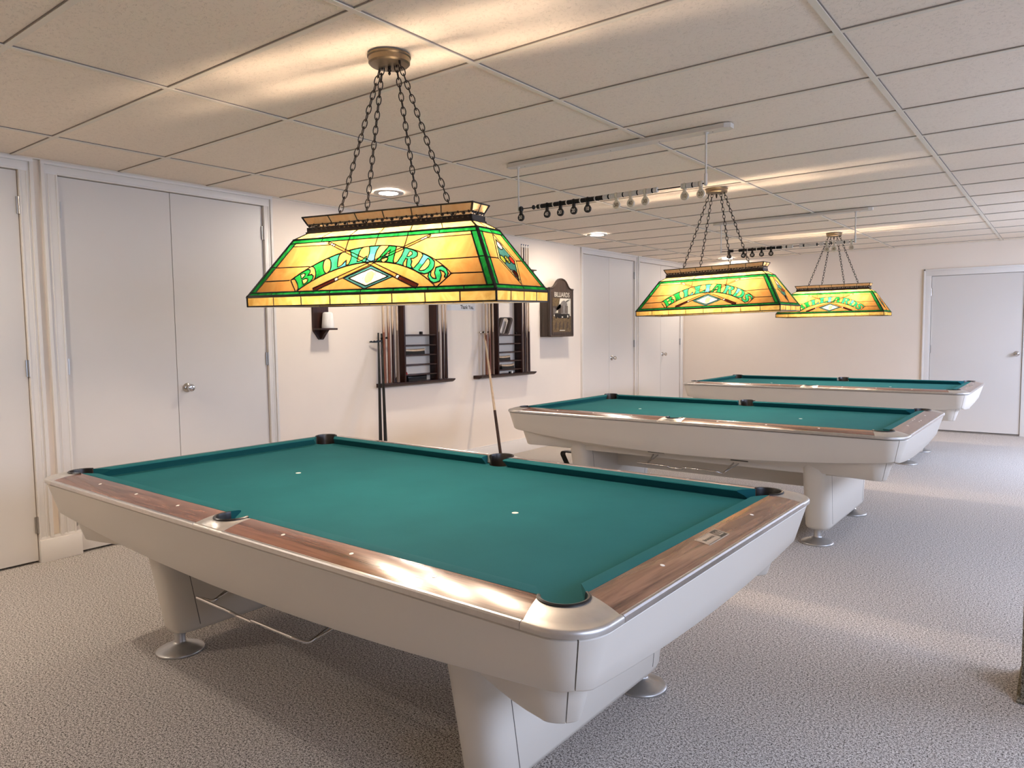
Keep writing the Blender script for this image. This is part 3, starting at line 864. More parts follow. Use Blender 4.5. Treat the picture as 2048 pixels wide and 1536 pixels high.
L1, W1 = 0.430, 0.087      # half size at the shoulder
ZS, ZSH, ZN, ZG, ZCR = 0.039, 0.267, 0.295, 0.329, 0.359
L2, W2 = 0.386, 0.048      # neck
L3, W3 = 0.400, 0.063      # crown rim
def arcpt(th, r_): 
    a = math.radians(th); return (0.005+r_*math.sin(a), -0.360+r_*math.cos(a))
def front_pane():
    T = math.hypot(ZSH-ZS, W0-W1)
    p = Pane([(-L0, 0), (L0, 0), (L1, T), (-L1, T)], M['amber'])
    ins = 0.031
    xe = lambda t, i=0.0: L0-(L0-L1)*t/T-i
    gb, gt = 0.018, T-0.018
    # paler band over the lettering, upper corner strips
    p.piece([(-xe(0.229, ins), 0.229), (-0.228, 0.226), (-0.236, gt), (-xe(gt, ins), gt)], M['pale'])
    p.piece([(xe(0.229, ins), 0.229), (xe(gt, ins), gt), (0.236, gt), (0.236, 0.226)], M['pale'])
    # crossed cues (tips up), the band of letters lies over them
    def cue(x0, y0, x1, y1, w0, w1, mt_):
        dx, dy = x1-x0, y1-y0; l = math.hypot(dx, dy); nx, ny = -dy/l, dx/l
        p.piece([(x0+nx*w0, y0+ny*w0), (x0-nx*w0, y0-ny*w0), (x1-nx*w1, y1-ny*w1), (x1+nx*w1, y1+ny*w1)], mt_)
    for sx in (-1, 1):
        ax, ay, bx, by = sx*0.236, 0.238, -sx*0.246, 0.022
        if sx > 0: ax, bx = 0.242, -0.232
        P = lambda t: (ax+(bx-ax)*t, ay+(by-ay)*t)
        for t0, t1, mt_ in ((0.0, 0.030, M['amber']), (0.030, 0.055, M['milk']), (0.055, 0.08, M['milk']), (0.08, 0.78, M['orange']), (0.78, 0.81, M['milk']), (0.81, 1.0, M['brown'])):
            (x0, y0), (x1, y1) = P(t0), P(t1)
            cue(x0, y0, x1, y1, 0.0048+0.0040*t0, 0.0048+0.0040*t1, mt_)
    # amber field under the arc between the butts stays; diamond window
    p.piece([(0.014, 0.119), (-0.102, 0.069), (0.014, 0.019), (0.130, 0.068)], M['teal'])
    p.piece([(0.015, 0.106), (-0.076, 0.068), (0.015, 0.032), (0.106, 0.069)], M['clear'])
    p.piece([(0.015+0.020*math.cos(t)+0.004, 0.070+0.026*math.sin(t)) for t in [2*PI*k/18 for k in range(18)]], M['pale'], 0)
    # band
    TH0, TH1, RI, RO = -40.6, 40.8, 0.495, 0.5675
    band = [arcpt(TH0+(TH1-TH0)*k/40, RO) for k in range(41)]+[arcpt(TH1-(TH1-TH0)*k/40, RI) for k in range(41)]
    seg = [('B', -40, -30.2, 0), ('I', -30.2, -23.6, 0), ('L', -22.8, -13.2, 1), ('L', -13.0, -2.8, 2), ('I', -3.4, 2.3, 3), ('A', 2.2, 12.6, 4), ('R', 12.9, 23.0, 5), ('D', 22.9, 32.6, 6), ('S', 32.2, 40.4, 7)]
    p.line(band[:41], 0.0012); p.line(band[41:], 0.0012); p.line([band[0], band[-1]]); p.line([band[40], band[41]])
    # stretches of cue seen between the letters, pale fill elsewhere
    cols = [M['green'], M['green'], M['mint'], M['mint'], M['mint'], M['green'], M['mint'], M['mint'], M['mint']]
    for (ch, a, b_, i), mt_ in zip(seg, cols):
        outl, holes = GL[ch]
        wp = lambda q: arcpt(a+(b_-a)*q[0], RI+0.0015+(RO-RI-0.003)*q[1])
        p.piece([wp(q) for q in fine(outl, 2)], mt_, 0.0013)
        for h in holes: p.piece([wp(q) for q in fine(h, 2)], M['pale'], 0.0011)
        if i == 3:
            p.piece([wp(q) for q in [(0, 0), (1, 0), (0.88, 0.1), (0.81, 0.3), (0.79, 0.5), (0.21, 0.5), (0.19, 0.3), (0.12, 0.1)]], M['aqua'], 0)
        if i == 1:
            p.piece([wp(q) for q in [(0.55, 0.02), (1, 0.02), (0.97, 0.38), (0.88, 0.30), (0.78, 0.16), (0.62, 0.10)]], M['aqua'], 0)
        if i == 6:
            p.piece([wp(q) for q in [(0.12, 0.98), (0.42, 0.98), (0.42, 0.45), (0.17, 0.45)]], M['aqua'], 0)
    # green border
    p.piece([(-L0, 0), (L0, 0), (xe(gb), gb), (-xe(gb), gb)], M['green'], 0.0013)
    p.piece([(-xe(gt), gt), (xe(gt), gt), (L1, T), (-L1, T)], M['green'], 0.0013)
    for sx in (-1, 1):
        p.piece([(sx*xe(gb), gb), (sx*xe(gt), gt), (sx*xe(gt, ins), gt), (sx*xe(gb, ins), gb)], M['green'], 0.0014)
        p.line([(sx*xe(0.135), 0.135), (sx*xe(0.135, ins), 0.135)], 0.0012)
        p.line([(sx*xe(0.132, ins), 0.132), (sx*0.290, 0.130)])
        p.line([(sx*xe(0.069, ins), 0.069), (sx*0.370, 0.070)])
    for k in (-3, -2, -1, 0, 1, 2, 3):
        p.line([(k*0.148, 0), (k*0.146, gb)])
    for k in (-2, -1, 0, 1, 2):
        x = k*0.138
        p.line([(x, gt), (x*0.985, T)])
        if abs(k) < 2:
            xx = x-0.005; p.line([(x, gt), (x, -0.360+math.sqrt(RO**2-xx**2))])
    p.line([(-L0, 0), (L0, 0)], 0.004); p.line([(-L1, T), (L1, T)], 0.0028)
    for sx in (-1, 1): p.line([(sx*(L0-0.003), 0), (sx*(L1-0.003), T)], 0.0035)
    return p, T
def side_pane():
    T = math.hypot(ZSH-ZS, L0-L1)
    p = Pane([(-W0, 0), (W0, 0), (W1, T), (-W1, T)], M['amber'])
    xe = lambda t, i=0.0: W0-(W0-W1)*t/T-i
    gb, gt, ins = 0.020, T-0.020, 0.026
    top, bot, lf, rg = (0.006, gt-0.002), (0.006, gb+0.006), (-0.064, 0.134), (0.076, 0.131)
    p.piece([top, lf, bot, rg], M['pale'])
    cx = 0.006; cy0 = 0.132
    p.piece([(cx+(q[0]-cx)*0.80, cy0+(q[1]-cy0)*0.80) for q in (top, lf, bot, rg)], M['teal'])
    circ = lambda x, y, r_, ry=None: [(x+r_*math.cos(2*PI*k/16), y+(ry or r_)*math.sin(2*PI*k/16)) for k in range(16)]
    p.piece(circ(cx, 0.194, 0.0185), M['milk'])
    p.piece(circ(-0.030, cy0, 0.0165), M['lime']); p.piece(circ(0.006, cy0, 0.0165), M['lime']); p.piece(circ(0.006, cy0, 0.008), M['pale'], 0.0007)
    p.piece(circ(0.042, cy0, 0.0165), M['redg'])
    p.piece(circ(cx, 0.070, 0.0165), M['brown']); p.piece(circ(-0.010, 0.083, 0.006), M['milk'], 0.0006); p.piece(circ(0.006, 0.048, 0.006), M['milk'], 0.0006)
    p.piece([(-W0, 0), (W0, 0), (xe(gb), gb), (-xe(gb), gb)], M['green'], 0.0013)
    p.piece([(-xe(gt), gt), (xe(gt), gt), (W1, T), (-W1, T)], M['green'], 0.0013)
    for sx in (-1, 1):
        p.piece([(sx*xe(gb), gb), (sx*xe(gt), gt), (sx*xe(gt, ins), gt), (sx*xe(gb, ins), gb)], M['green'], 0.0014)
        p.line([(sx*xe(0.134), 0.134), (sx*xe(0.134, ins), 0.134)])
    p.line([(-xe(0.134, ins), 0.134), lf]); p.line([rg, (xe(0.134, ins), 0.134)])
    p.line([top, (0.006, T)]); p.line([bot, (0.006, 0)])
    p.line([(-W0, 0), (W0, 0)], 0.004); p.line([(-W1, T), (W1, T)], 0.0028)
    for sx in (-1, 1): p.line([(sx*(W0-0.003), 0), (sx*(W1-0.003), T)], 0.0035)
    return p, T
def strip_pane(a0, a1, T, n, mat, lead=0.0013, edge=0.002):
    p = Pane([(-a0, 0), (a0, 0), (a1, T), (-a1, T)], mat)
    for k in range(1, n):
        f = -1+2*k/n; p.line([(a0*f, 0), (a1*f, T)], lead)
    p.line([(-a0, 0), (a0, 0)], edge); p.line([(-a1, T), (a1, T)], edge)
    for sx in (-1, 1): p.line([(sx*(a0-0.001), 0), (sx*(a1-0.001), T)], 0.0026)
    return p
def facet(a0, d0, z0, a1, d1, z1, sd):
    """frame of a flat facet: sd 0..3 = -y, +x, +y, -x"""
    T = math.hypot(z1-z0, d1-d0)
    ex = {0: (1, 0), 1: (0, 1), 2: (-1, 0), 3: (0, -1)}[sd]; no = {0: (0, -1), 1: (1, 0), 2: (0, 1), 3: (-1, 0)}[sd]
    nz, nd = (d0-d1)/T, (z1-z0)/T
    def fr(s, t, h):
        d = d0+(d1-d0)*t/T+nd*h; z = z0+(z1-z0)*t/T+nz*h
        return (ex[0]*s+no[0]*d, ex[1]*s+no[1]*d, z)
    return fr, T
def make_lamp(label):
    root = thing('billiard_lamp', (0, 0, 0), label, 'billiard lamp', 'stained-glass lamps over the pool tables')
    fp, T = front_pane(); sp, TS = side_pane()
    fronts, sides = [], []
    for sd in (0, 2):
        fr, _ = facet(L0, W0, ZS, L1, W1, ZSH, sd); o = fp.build('front_panel', root, fr); o['label'] = 'long amber glass panel lettered BILLIARDS'
        fr, _ = facet(L0, W0-0.001, 0, L0, W0, ZS, sd); strip_pane(L0, L0, _, 8, M['pale']).build('skirt', root, fr)
        fr, _ = facet(L1, W1, ZSH, L2, W2, ZN, sd); strip_pane(L1, L2, _, 6, M['shoulder']).build('shoulder', root, fr)
        fr, _ = facet(L2, W2, ZG, L3, W3, ZCR, sd); strip_pane(L2, L3, _, 6, M['crown']).build('crown', root, fr)
    for sd in (1, 3):
        fr, _ = facet(W0, L0, ZS, W1, L1, ZSH, sd); o = sp.build('end_panel', root, fr); o['label'] = 'end panel with a rack of coloured balls in a diamond'
        fr, _ = facet(W0, L0-0.001, 0, W0, L0, ZS, sd); strip_pane(W0, W0, _, 4, M['pale']).build('skirt', root, fr)
        fr, _ = facet(W1, L1, ZSH, W2, L2, ZN, sd); strip_pane(W1, W2, _, 2, M['shoulder']).build('shoulder', root, fr)
        fr, _ = facet(W2, L2, ZG, W3, L3, ZCR, sd); strip_pane(W2, W3, _, 2, M['crown']).build('crown', root, fr)
    # pierced metal gallery
    b = MB()
    t_ = 0.0015
    for y in (-W2, W2): b.box(-L2-0.003, L2+0.003, y-t_, y+t_, ZN-0.001, ZG-0.011, M['iron'])
    for x in (-L2, L2): b.box(x-t_, x+t_, -W2-0.003, W2+0.003, ZN-0.001, ZG-0.011, M['iron'])
    for y in (-W2, W2): b.box(-L2-0.006, L2+0.006, y-0.006, y+0.006, ZN-0.002, ZN+0.005, M['iron'])
    for x in (-L2, L2): b.box(x-0.006, x+0.006, -W2-0.006, W2+0.006, ZN-0.002, ZN+0.005, M['iron'])
    nb = 34
    for k in range(nb):
        x = -L2+2*L2*(k+0.5)/nb
        for y in (-W2, W2):
            sgn = 1 if y > 0 else -1
            zc = ZG-0.004+(0.004 if k % 2 else 0.0)
            b.lathe([(0.0005, -0.004), (0.0052 if k % 2 else 0.0065, -0.002), (0.0052 if k % 2 else 0.0065, 0.004), (0.0005, 0.006)], M['iron'], 8, (x, y, zc), 'y')
            b.lathe([(0.0005, sgn*0.003), (0.0045, sgn*0.004), (0.003, sgn*0.0065), (0.0005, sgn*0.007)], M['iron'], 6, (x, y, ZN+0.016), 'y')
    for k in range(5):
        y = -W2+2*W2*(k+0.5)/5
        for x in (-L2, L2):
            b.lathe([(0.0005, -0.005), (0.006, -0.002), (0.006, 0.004), (0.0005, 0.006)], M['iron'], 8, (x, y, ZG-0.003), 'x')
    b.build('gallery', root, True, 50)
    # cross bars the chains hang from, sockets and bulbs
    b = MB()
    b.bbox(-L2, L2, -0.007, 0.007, ZN+0.002, ZN+0.012, M['iron'], 0.002)
    for x in (-0.29, -0.13, 0.13, 0.29): b.bbox(x-0.006, x+0.006, -W2, W2, ZN+0.004, ZN+0.010, M['iron'], 0.001)
    for x in (-0.27, 0.0, 0.27): b.lathe([(0.018, ZN+0.004), (0.018, ZN-0.080), (0.014, ZN-0.096)], M['iron'], 16, (x, 0, 0))
    b.build('bulb_frame', root, True, 40)
    for x in (-0.27, 0.0, 0.27):
        b = MB()
        b.lathe([(0.012, ZN-0.095), (0.014, ZN-0.105), (0.025, ZN-0.126), (0.030, ZN-0.146), (0.027, ZN-0.165), (0.016, ZN-0.178), (0.002, ZN-0.182)], M['bulb'], 12, (x, 0, 0))
        b.build('bulb', root, True, 80)
    return root
def add_hang(root, tilt_m, base, can):
    """canopy on the ceiling and four chains, in the lamp's own frame"""
    inv = tilt_m.inverted()
    loc = lambda p: inv @ Vector(p)
    zt = H
    b = MB()
    b.lathe([(0.001, zt), (0.084, zt), (0.084, zt-0.006), (0.080, zt-0.010), (0.080, zt-0.028), (0.074, zt-0.034), (0.030, zt-0.040), (0.012, zt-0.040), (0.001, zt-0.040)], M['nickel'], 40, (can[0], can[1], 0))
    b.lathe([(0.001, zt-0.038), (0.006, zt-0.040), (0.006, zt-0.050), (0.009, zt-0.053), (0.004, zt-0.060), (0.006, zt-0.066), (0.001, zt-0.072)], M['iron'], 12, (can[0], can[1], 0))
    b.v = [tuple(loc(p)) for p in b.v]
    b.build('canopy', root, True, 35)
    for xo, xi, sy in ((-0.29, -0.062, 0.004), (-0.13, -0.030, -0.004), (0.13, 0.030, 0.004), (0.29, 0.062, -0.004)):
        b = MB()
        top = Vector((can[0]+xi, can[1]+sy*2, zt-0.034)); bot = tilt_m @ Vector((xo, sy, ZN+0.006))
        n = int(round((top-bot).length/0.0285)); d = (top-bot).normalized()
        u = d.cross(Vector((0, 1, 0))).normalized(); v_ = d.cross(u)
        b.tube([top+Vector((0, 0, 0.006)), top-d*0.012], 0.0045, M['iron'], 8)
        step = (top-bot).length/n
        for k in range(n):
            c0 = bot+d*step*(k+0.5)
            a = u if k % 2 else v_
            w1 = (a*math.cos(0.6)+(v_ if k % 2 else u)*math.sin(0.6)*(1 if k % 2 else -1))
            hl, hw_ = step*0.66, 0.0092
            pts = [c0+d*hl*math.cos(2*PI*j/12)+w1*hw_*math.sin(2*PI*j/12) for j in range(12)]
            b.tube(pts, 0.0022, M['iron'], 6, True)
        b.v = [tuple(loc(p)) for p in b.v]
        b.build('chain', root, True, 60)
poses = [((0.027, -0.957, 1.495), 0.192, 0.025, 0.008, (0.029, -0.957)), ((-0.013, 2.432, 1.503), -0.030, 0.002, -0.015, (-0.014, 2.440)), ((0.001, 5.852, 1.513), 0.010, -0.005, -0.002, (0.004, 5.845))]
labs = ['amber stained-glass BILLIARDS lamp over the nearest pool table, largest in the photo',
        'amber stained-glass BILLIARDS lamp over the middle pool table',
        'amber stained-glass BILLIARDS lamp over the farthest pool table, partly behind another lamp']
lamp0 = make_lamp(labs[0])
lamps = [lamp0]+[copy_tree(lamp0) for _ in (1, 2)]
for lp, (base, az, tx, ty, can), lb in zip(lamps, poses, labs):
    mt_ = Matrix.Translation(base) @ Matrix.Rotation(az, 4, 'Z') @ Matrix.Rotation(tx, 4, 'X') @ Matrix.Rotation(ty, 4, 'Y')
    lp['label'] = lb
    lp.matrix_world = mt_
    add_hang(lp, mt_, base, can)

# recessed ceiling lights
def downlight(x, y, label, mk='down'):
    r = thing('recessed_light', (x, y, H), label, 'ceiling light', 'recessed lights along the left side')
    b = MB(); b.rings([[(q*math.cos(2*PI*k/32), q*math.sin(2*PI*k/32), z) for k in range(32)] for q, z in ((0.112, 0.004), (0.112, -0.003), (0.108, -0.006), (0.072, -0.0045), (0.070, 0.004))], M['white'], True, False)
    b.build('trim_ring', r, True)
    b = MB(); b.lathe([(0.001, -0.0035), (0.071, -0.0035), (0.071, 0.003), (0.001, 0.003)], M[mk], 32); b.build('diffuser', r)
    return r
downlight(-2.004, 0.928, 'round recessed ceiling light behind the chains of the nearest lamp')
downlight(-2.060, 4.107, 'round recessed ceiling light above the rack wall, left of the near scoring beads')
downlight(-1.980, 7.780, 'round recessed ceiling light nearest the end wall, behind the middle lamp chains')
downlight(-2.000, -2.250, 'round recessed ceiling light over the left door, out of view')
downlight(-2.150, -3.600, 'added fill light in the rear left part of the ceiling, shaped like a recessed light, out of view', 'rear_fill')  # added lamp, brightens the left front of the nearest table

# ---------------------------------------------------------------- overhead scoring beads
def scorer(y, x0, label, layout, group='overhead score counters'):
    r = thing('score_counter', (0, y, 0), label, 'score counter', group)
    zb = 2.162
    b = MB()
    pl = []
    for x, hw_ in ((x0, 0.022), (x0+0.03, 0.040), (x0+1.44, 0.040), (x0+1.47, 0.022)): pl.append((x, hw_))
    poly = [(x, -h) for x, h in pl]+[(x, h) for x, h in reversed(pl)]
    b.prism(poly, lambda a, c, d: (a, c, d), H-0.022, H+0.001, M['rodwhite'])
    for k in range(5):
        xx = x0+0.12+k*0.31
        b.lathe([(0.004, H-0.0225), (0.004, H-0.021)], M['iron'], 8, (xx, 0.012, 0))
    b.build('mounting_plate', r)
    xr = (x0+0.075, x0+1.328)
    for x in xr:
        b = MB()
        b.lathe([(0.013, H-0.022), (0.013, H-0.026), (0.006, H-0.032), (0.0055, zb+0.05)], M['rodwhite'], 14, (x, 0, 0))
        b.lathe([(0.0055, zb+0.052), (0.0085, zb+0.05), (0.0085, zb-0.012), (0.005, zb-0.014)], M['rodwhite'], 14, (x, 0, 0))
        b.build('rod', r, True, 40)
    b = MB(); b.tube([(xr[0], 0, zb), (xr[1], 0, zb)], 0.0032, M['iron'], 8); b.build('wire', r, True)
    def disc(me_key, x, r_, w2, mat, nm='bead'):
        key = (me_key, r_, w2, mat.name)
        if key not in cache:
            b = MB(); b.lathe([(0.003, -w2), (r_*0.9, -w2), (r_, -w2*0.5), (r_, w2*0.5), (r_*0.9, w2), (0.003, w2)], mat, 12, (0, 0, 0), 'x')
            o = b.build(nm, r, True, 40); cache[key] = o.data
        else:
            o = bpy.data.objects.new(nm, cache[key]); C.objects.link(o); o.parent = r
        o.location = (x, 0, zb)
    def numtag(x, num, dark):
        mt_ = M['black'] if dark else M['tag_ivory']
        b = MB()
        b.lathe([(0.003, -0.008), (0.0155, -0.008), (0.018, 0), (0.0155, 0.008), (0.003, 0.008)], mt_, 16, (0, 0, 0), 'x')
        out = [(-0.0085, -0.010), (-0.0095, -0.030)]+[(0.024*math.sin(math.radians(-155+310*k/22)), -0.053+0.024*-math.cos(math.radians(-155+310*k/22))*-1*-1) for k in range(0)]
        ring = [(-0.0085, -0.012), (-0.0085, -0.028)]
        for k in range(23):
            a = math.radians(150+240*k/22)
            ring.append((0.0225*math.cos(a), -0.054+0.0225*math.sin(a)))
        ring += [(0.0085, -0.028), (0.0085, -0.012)]
        b.prism(ring, lambda a, c, d: (a, d, c), -0.006, 0.006, mt_)
        o = b.build('number_tag', r, False)
        o.location = (x, 0, zb)
        vs, fs = text_mesh(num, 0.031, 0, 0.0007)
        b = MB(); b.add([(v.x*0.82, -0.0066, -0.054+v.y) for v in vs], fs, M['bead_white'] if dark else M['numeral'])
        b.build('numeral', o)
    cache = {}
    for kind, *a in layout:
        if kind == 'beads':
            x_0, x_1, n, colr = a
            for k in range(n):
                dark = colr == 'b'
                x = x_0+(x_1-x_0)*(k+0.5)/n; w2 = (x_1-x_0)/n*0.47
                disc('d', x, 0.0145 if dark else 0.0160, round(w2, 5), M['black'] if dark else M['bead_white'])
        elif kind == 'mark':
            disc('m', a[0], 0.0150, 0.0035, M['bead_white'] if a[1] == 'w' else M['black'], 'marker_bead')
        else:
            numtag(a[0], a[1], a[2])
    return r
near_lay = []
bx = [(-0.650, '50'), (-0.448, '40'), (-0.349, '30'), (-0.252, '20'), (-0.154, '10')]
wx = [(0.042, '50'), (0.134, '40'), (0.226, '30'), (0.463, '10'), (0.556, '20')]
for x, n in bx: near_lay.append(('tag', x, n, True))
for x, n in wx: near_lay.append(('tag', x, n, False))
near_lay.append(('beads', -0.556, -0.546, 1, 'b')); near_lay.append(('beads', -0.523, -0.502, 2, 'b'))
for m0, m1, tg in ((-0.493, -0.403, -0.448), (-0.396, -0.304, -0.349), (-0.297, -0.206, -0.252), (-0.199, -0.106, -0.154)):
    near_lay += [('mark', m0-0.0045, 'w'), ('beads', m0+0.001, tg-0.010, 3, 'b'), ('beads', tg+0.010, m1, 3, 'b')]
near_lay += [('mark', -0.1015, 'w'), ('beads', -0.096, -0.050, 4, 'b'), ('beads', -0.046, -0.014, 3, 'w'), ('mark', -0.0095, 'b')]
for m0, m1, tg in ((-0.004, 0.082, 0.042), (0.091, 0.174, 0.134), (0.183, 0.267, 0.226)):
    near_lay += [('beads', m0, tg-0.010, 4, 'w'), ('beads', tg+0.010, m1, 4, 'w'), ('mark', m1+0.0045, 'b')]
near_lay += [('beads', 0.277, 0.302, 3, 'w'), ('beads', 0.444, 0.453, 1, 'w'), ('beads', 0.474, 0.505, 4, 'w'), ('mark', 0.5095, 'b'), ('beads', 0.514, 0.545, 4, 'w')]
scorer(0.80, -0.745, 'near overhead score counter of black and ivory beads on a white ceiling frame', near_lay)
far_lay = []
for x, n in ((-0.44, '50'), (-0.13, '40'), (-0.02, '30'), (0.09, '20'), (0.19, '10')): pass
def fx(px): return -0.665+(px-1442)/(1708-1442)*1.242
for px, n in ((1460, '50'), (1491, '40'), (1510, '30'), (1529.5, '20'), (1549, '10')): far_lay.append(('tag', fx(px)-0.0, n, True))
for px, n in ((1659, '50'), (1672, '40'), (1704, '10')): far_lay.append(('tag', fx(px), n, False))
far_lay += [('beads', fx(1459)+0.012, fx(1469), 3, 'b'), ('beads', fx(1481), fx(1491)-0.011, 2, 'b'), ('beads', fx(1491)+0.011, fx(1499), 2, 'b'), ('mark', fx(1500), 'w')]
for a, t, c2 in ((1501, 1510, 1519), (1520.5, 1529.5, 1539), (1540.5, 1549, 1559)):
    far_lay += [('beads', fx(a), fx(t)-0.011, 2, 'b'), ('beads', fx(t)+0.011, fx(c2)-0.003, 2, 'b'), ('mark', fx(c2)+0.001, 'w')]
far_lay += [('beads', fx(1560), fx(1571), 4, 'b'), ('beads', fx(1573), fx(1579), 2, 'w'), ('mark', fx(1580.5), 'b'), ('beads', fx(1582), fx(1593), 4, 'w'), ('beads', fx(1606), fx(1613), 3, 'w'), ('mark', fx(1614.5), 'b'), ('beads', fx(1616), fx(1639), 8, 'w'), ('mark', fx(1640), 'b'), ('beads', fx(1645), fx(1652), 3, 'w'), ('mark', fx(1667), 'b'), ('beads', fx(1676), fx(1689), 5, 'w'), ('mark', fx(1691), 'b'), ('beads', fx(1693), fx(1699), 3, 'w')]
scorer(4.195, -0.741, 'far overhead score counter of black and ivory beads, behind the middle lamp', far_lay)

# ---------------------------------------------------------------- cue racks on the left wall
def cue_obj(x, y, z, butt, label, length=1.43, lean=0.0, top_dark=False, shaft='maple', splice=True, zig=0.42):
    r = thing('pool_cue', (x, y, z), label, 'pool cue', 'cues standing in the wall racks')
    rad = lambda h: 0.0152+(0.0066-0.0152)*h/length
    b = MB()
    n = 16; hb = zig
    rings = []
    for h in (0.0, 0.012, 0.2, hb-0.06): rings.append([(rad(h)*math.cos(2*PI*k/n), rad(h)*math.sin(2*PI*k/n), h) for k in range(n)])
    if splice: rings.append([((rad(hb)+0.0006)*math.cos(2*PI*k/n), (rad(hb)+0.0006)*math.sin(2*PI*k/n), hb+(0.10 if k % 4 == 0 else (-0.05 if k % 4 == 2 else 0.02))) for k in range(n)])
    else: rings.append([(rad(hb)*math.cos(2*PI*k/n), rad(hb)*math.sin(2*PI*k/n), hb) for k in range(n)])
    b.rings(rings, M[butt], True, True); b.build('butt', r, True, 50)
    b = MB(); b.rings([[(rad(h)*0.985*math.cos(2*PI*k/n), rad(h)*0.985*math.sin(2*PI*k/n), h) for k in range(n)] for h in (0.16, hb, 0.9, length-0.035)], M[shaft], True, True); b.build('shaft', r, True, 50)
    b = MB(); b.rings([[(0.0066*math.cos(2*PI*k/n), 0.0066*math.sin(2*PI*k/n), h) for k in range(n)] for h in (length-0.036, length-0.012)], M['pearl'], True, True)
    b.rings([[(q*math.cos(2*PI*k/n), q*math.sin(2*PI*k/n), h) for k in range(n)] for q, h in ((0.0066, length-0.012), (0.0064, length-0.003), (0.003, length))], M['blue'], True, True); b.build('tip', r, True, 50)
    b = MB(); b.lathe([(0.001, -0.004), (0.009, -0.004), (0.011, 0.0), (0.011, 0.003)], M['rubber'], 12); b.build('bumper', r, True)
    return r
def rack(name_y0, name_y1, p0, p1, label, shelves, clampz=2.05):
    r = thing('cue_rack', (XL, 0, 0), label, 'cue rack', 'wall-mounted cue racks')
    b = MB()
    # moulded base tray
    prof = [(0.0, 0.892), (0.082, 0.892), (0.100, 0.900), (0.118, 0.914), (0.122, 0.920), (0.122, 0.926), (0.0, 0.926)]
    e = 0.02
    b.rings([[(x, name_y0+(0.0 if x < 0.09 else 0)-0.0+min(0, 0)+ (0.03-(x/0.122)*0.03 if False else 0.0), z) for x, z in prof], [(x, name_y1, z) for x, z in prof]], M['mahog'], True, True)
    b.build('base_tray', r, True, 30)
    for y in (p0, p1):
        b = MB(); b.bbox(0.0, 0.105, y-0.010, y+0.010, 0.922, clampz, M['mahog'], 0.003); b.build('upright', r, True)
    for z in shelves:
        b = MB(); b.bbox(0.0, 0.098, p0+0.0102, p1-0.0102, z-0.012, z, M['mahog'], 0.002); b.build('shelf', r, True)
    b = MB()
    zc = clampz
    b.bbox(0.0, 0.112, name_y0+0.02, name_y1-0.02, zc, zc+0.022, M['mahog'], 0.004)
    b.bbox(0.0, 0.125, name_y0-0.02, name_y1+0.02, zc+0.022, zc+0.036, M['mahog'], 0.006)
    b.build('top_clamp', r, True)
    # quarter-round brackets at the ends of the tray
    for y, sg in ((p0-0.012, -1), (p1+0.012, 1)):
        b = MB()
        poly = [(0, 0)]+[(0.062*math.sin(PI/2*k/8), 0.062*math.cos(PI/2*k/8)) for k in range(9)]
        b.prism(poly, lambda a, c, d: (0.03+d, y+sg*(0.0+a), 0.925+c), 0.0, 0.014, M['mahog']); b.build('bracket', r)
    return r
SH1 = (1.368, 1.271, 1.179, 1.087, 0.994)
rack(1.488, 2.425, 1.757, 2.196, 'dark mahogany cue rack nearer the viewer, below the glass lamp', SH1)
SH2 = (1.353, 1.258, 1.166, 1.069, 0.974)
rack(2.842, 3.820, 3.146, 3.572, 'dark mahogany cue rack farther away, beside the carved cabinet', SH2)
xc = -2.745
zt_ = 0.931
C1 = [(1.527, 'butt_red', 'reddish cue, first from the left in the nearer rack'), (1.583, 'butt_red', 'reddish cue, second from the left in the nearer rack'), (1.634, 'butt_dark', 'dark-butted cue, third from the left in the nearer rack'), (1.690, 'butt_grey', 'grey-brown cue beside the left upright of the nearer rack'),
      (2.243, 'butt_grey', 'grey-brown cue just right of the shelves in the nearer rack'), (2.302, 'butt_dark', 'dark-butted cue, second from the right end of the nearer rack'), (2.346, 'butt_dark', 'dark-butted cue at the right end of the nearer rack')]
for i, (y, bt, lb) in enumerate(C1): cue_obj(xc, y, zt_, bt, lb, zig=0.44+0.05*((i*3) % 4)/3)
C2 = [(2.975, 'butt_red', 'reddish cue at the left end of the farther rack'), (3.03, 'butt_red', 'reddish cue, second from the left in the farther rack'), (3.085, 'butt_grey', 'grey-brown cue beside the left upright of the farther rack'),
      (3.615, 'butt_grey', 'grey-brown cue just right of the shelves in the farther rack'), (3.655, 'butt_dark', 'dark cue, second right of the shelves in the farther rack'), (3.697, 'butt_grey', 'pale-shafted cue, second from the right end of the farther rack'), (3.738, 'butt_dark', 'dark-butted cue at the right end of the farther rack')]
for i, (y, bt, lb) in enumerate(C2): cue_obj(xc, y, zt_, bt, lb, zig=0.40+0.05*((i*5) % 4)/3, shaft='butt_dark' if i == 4 else 'maple')
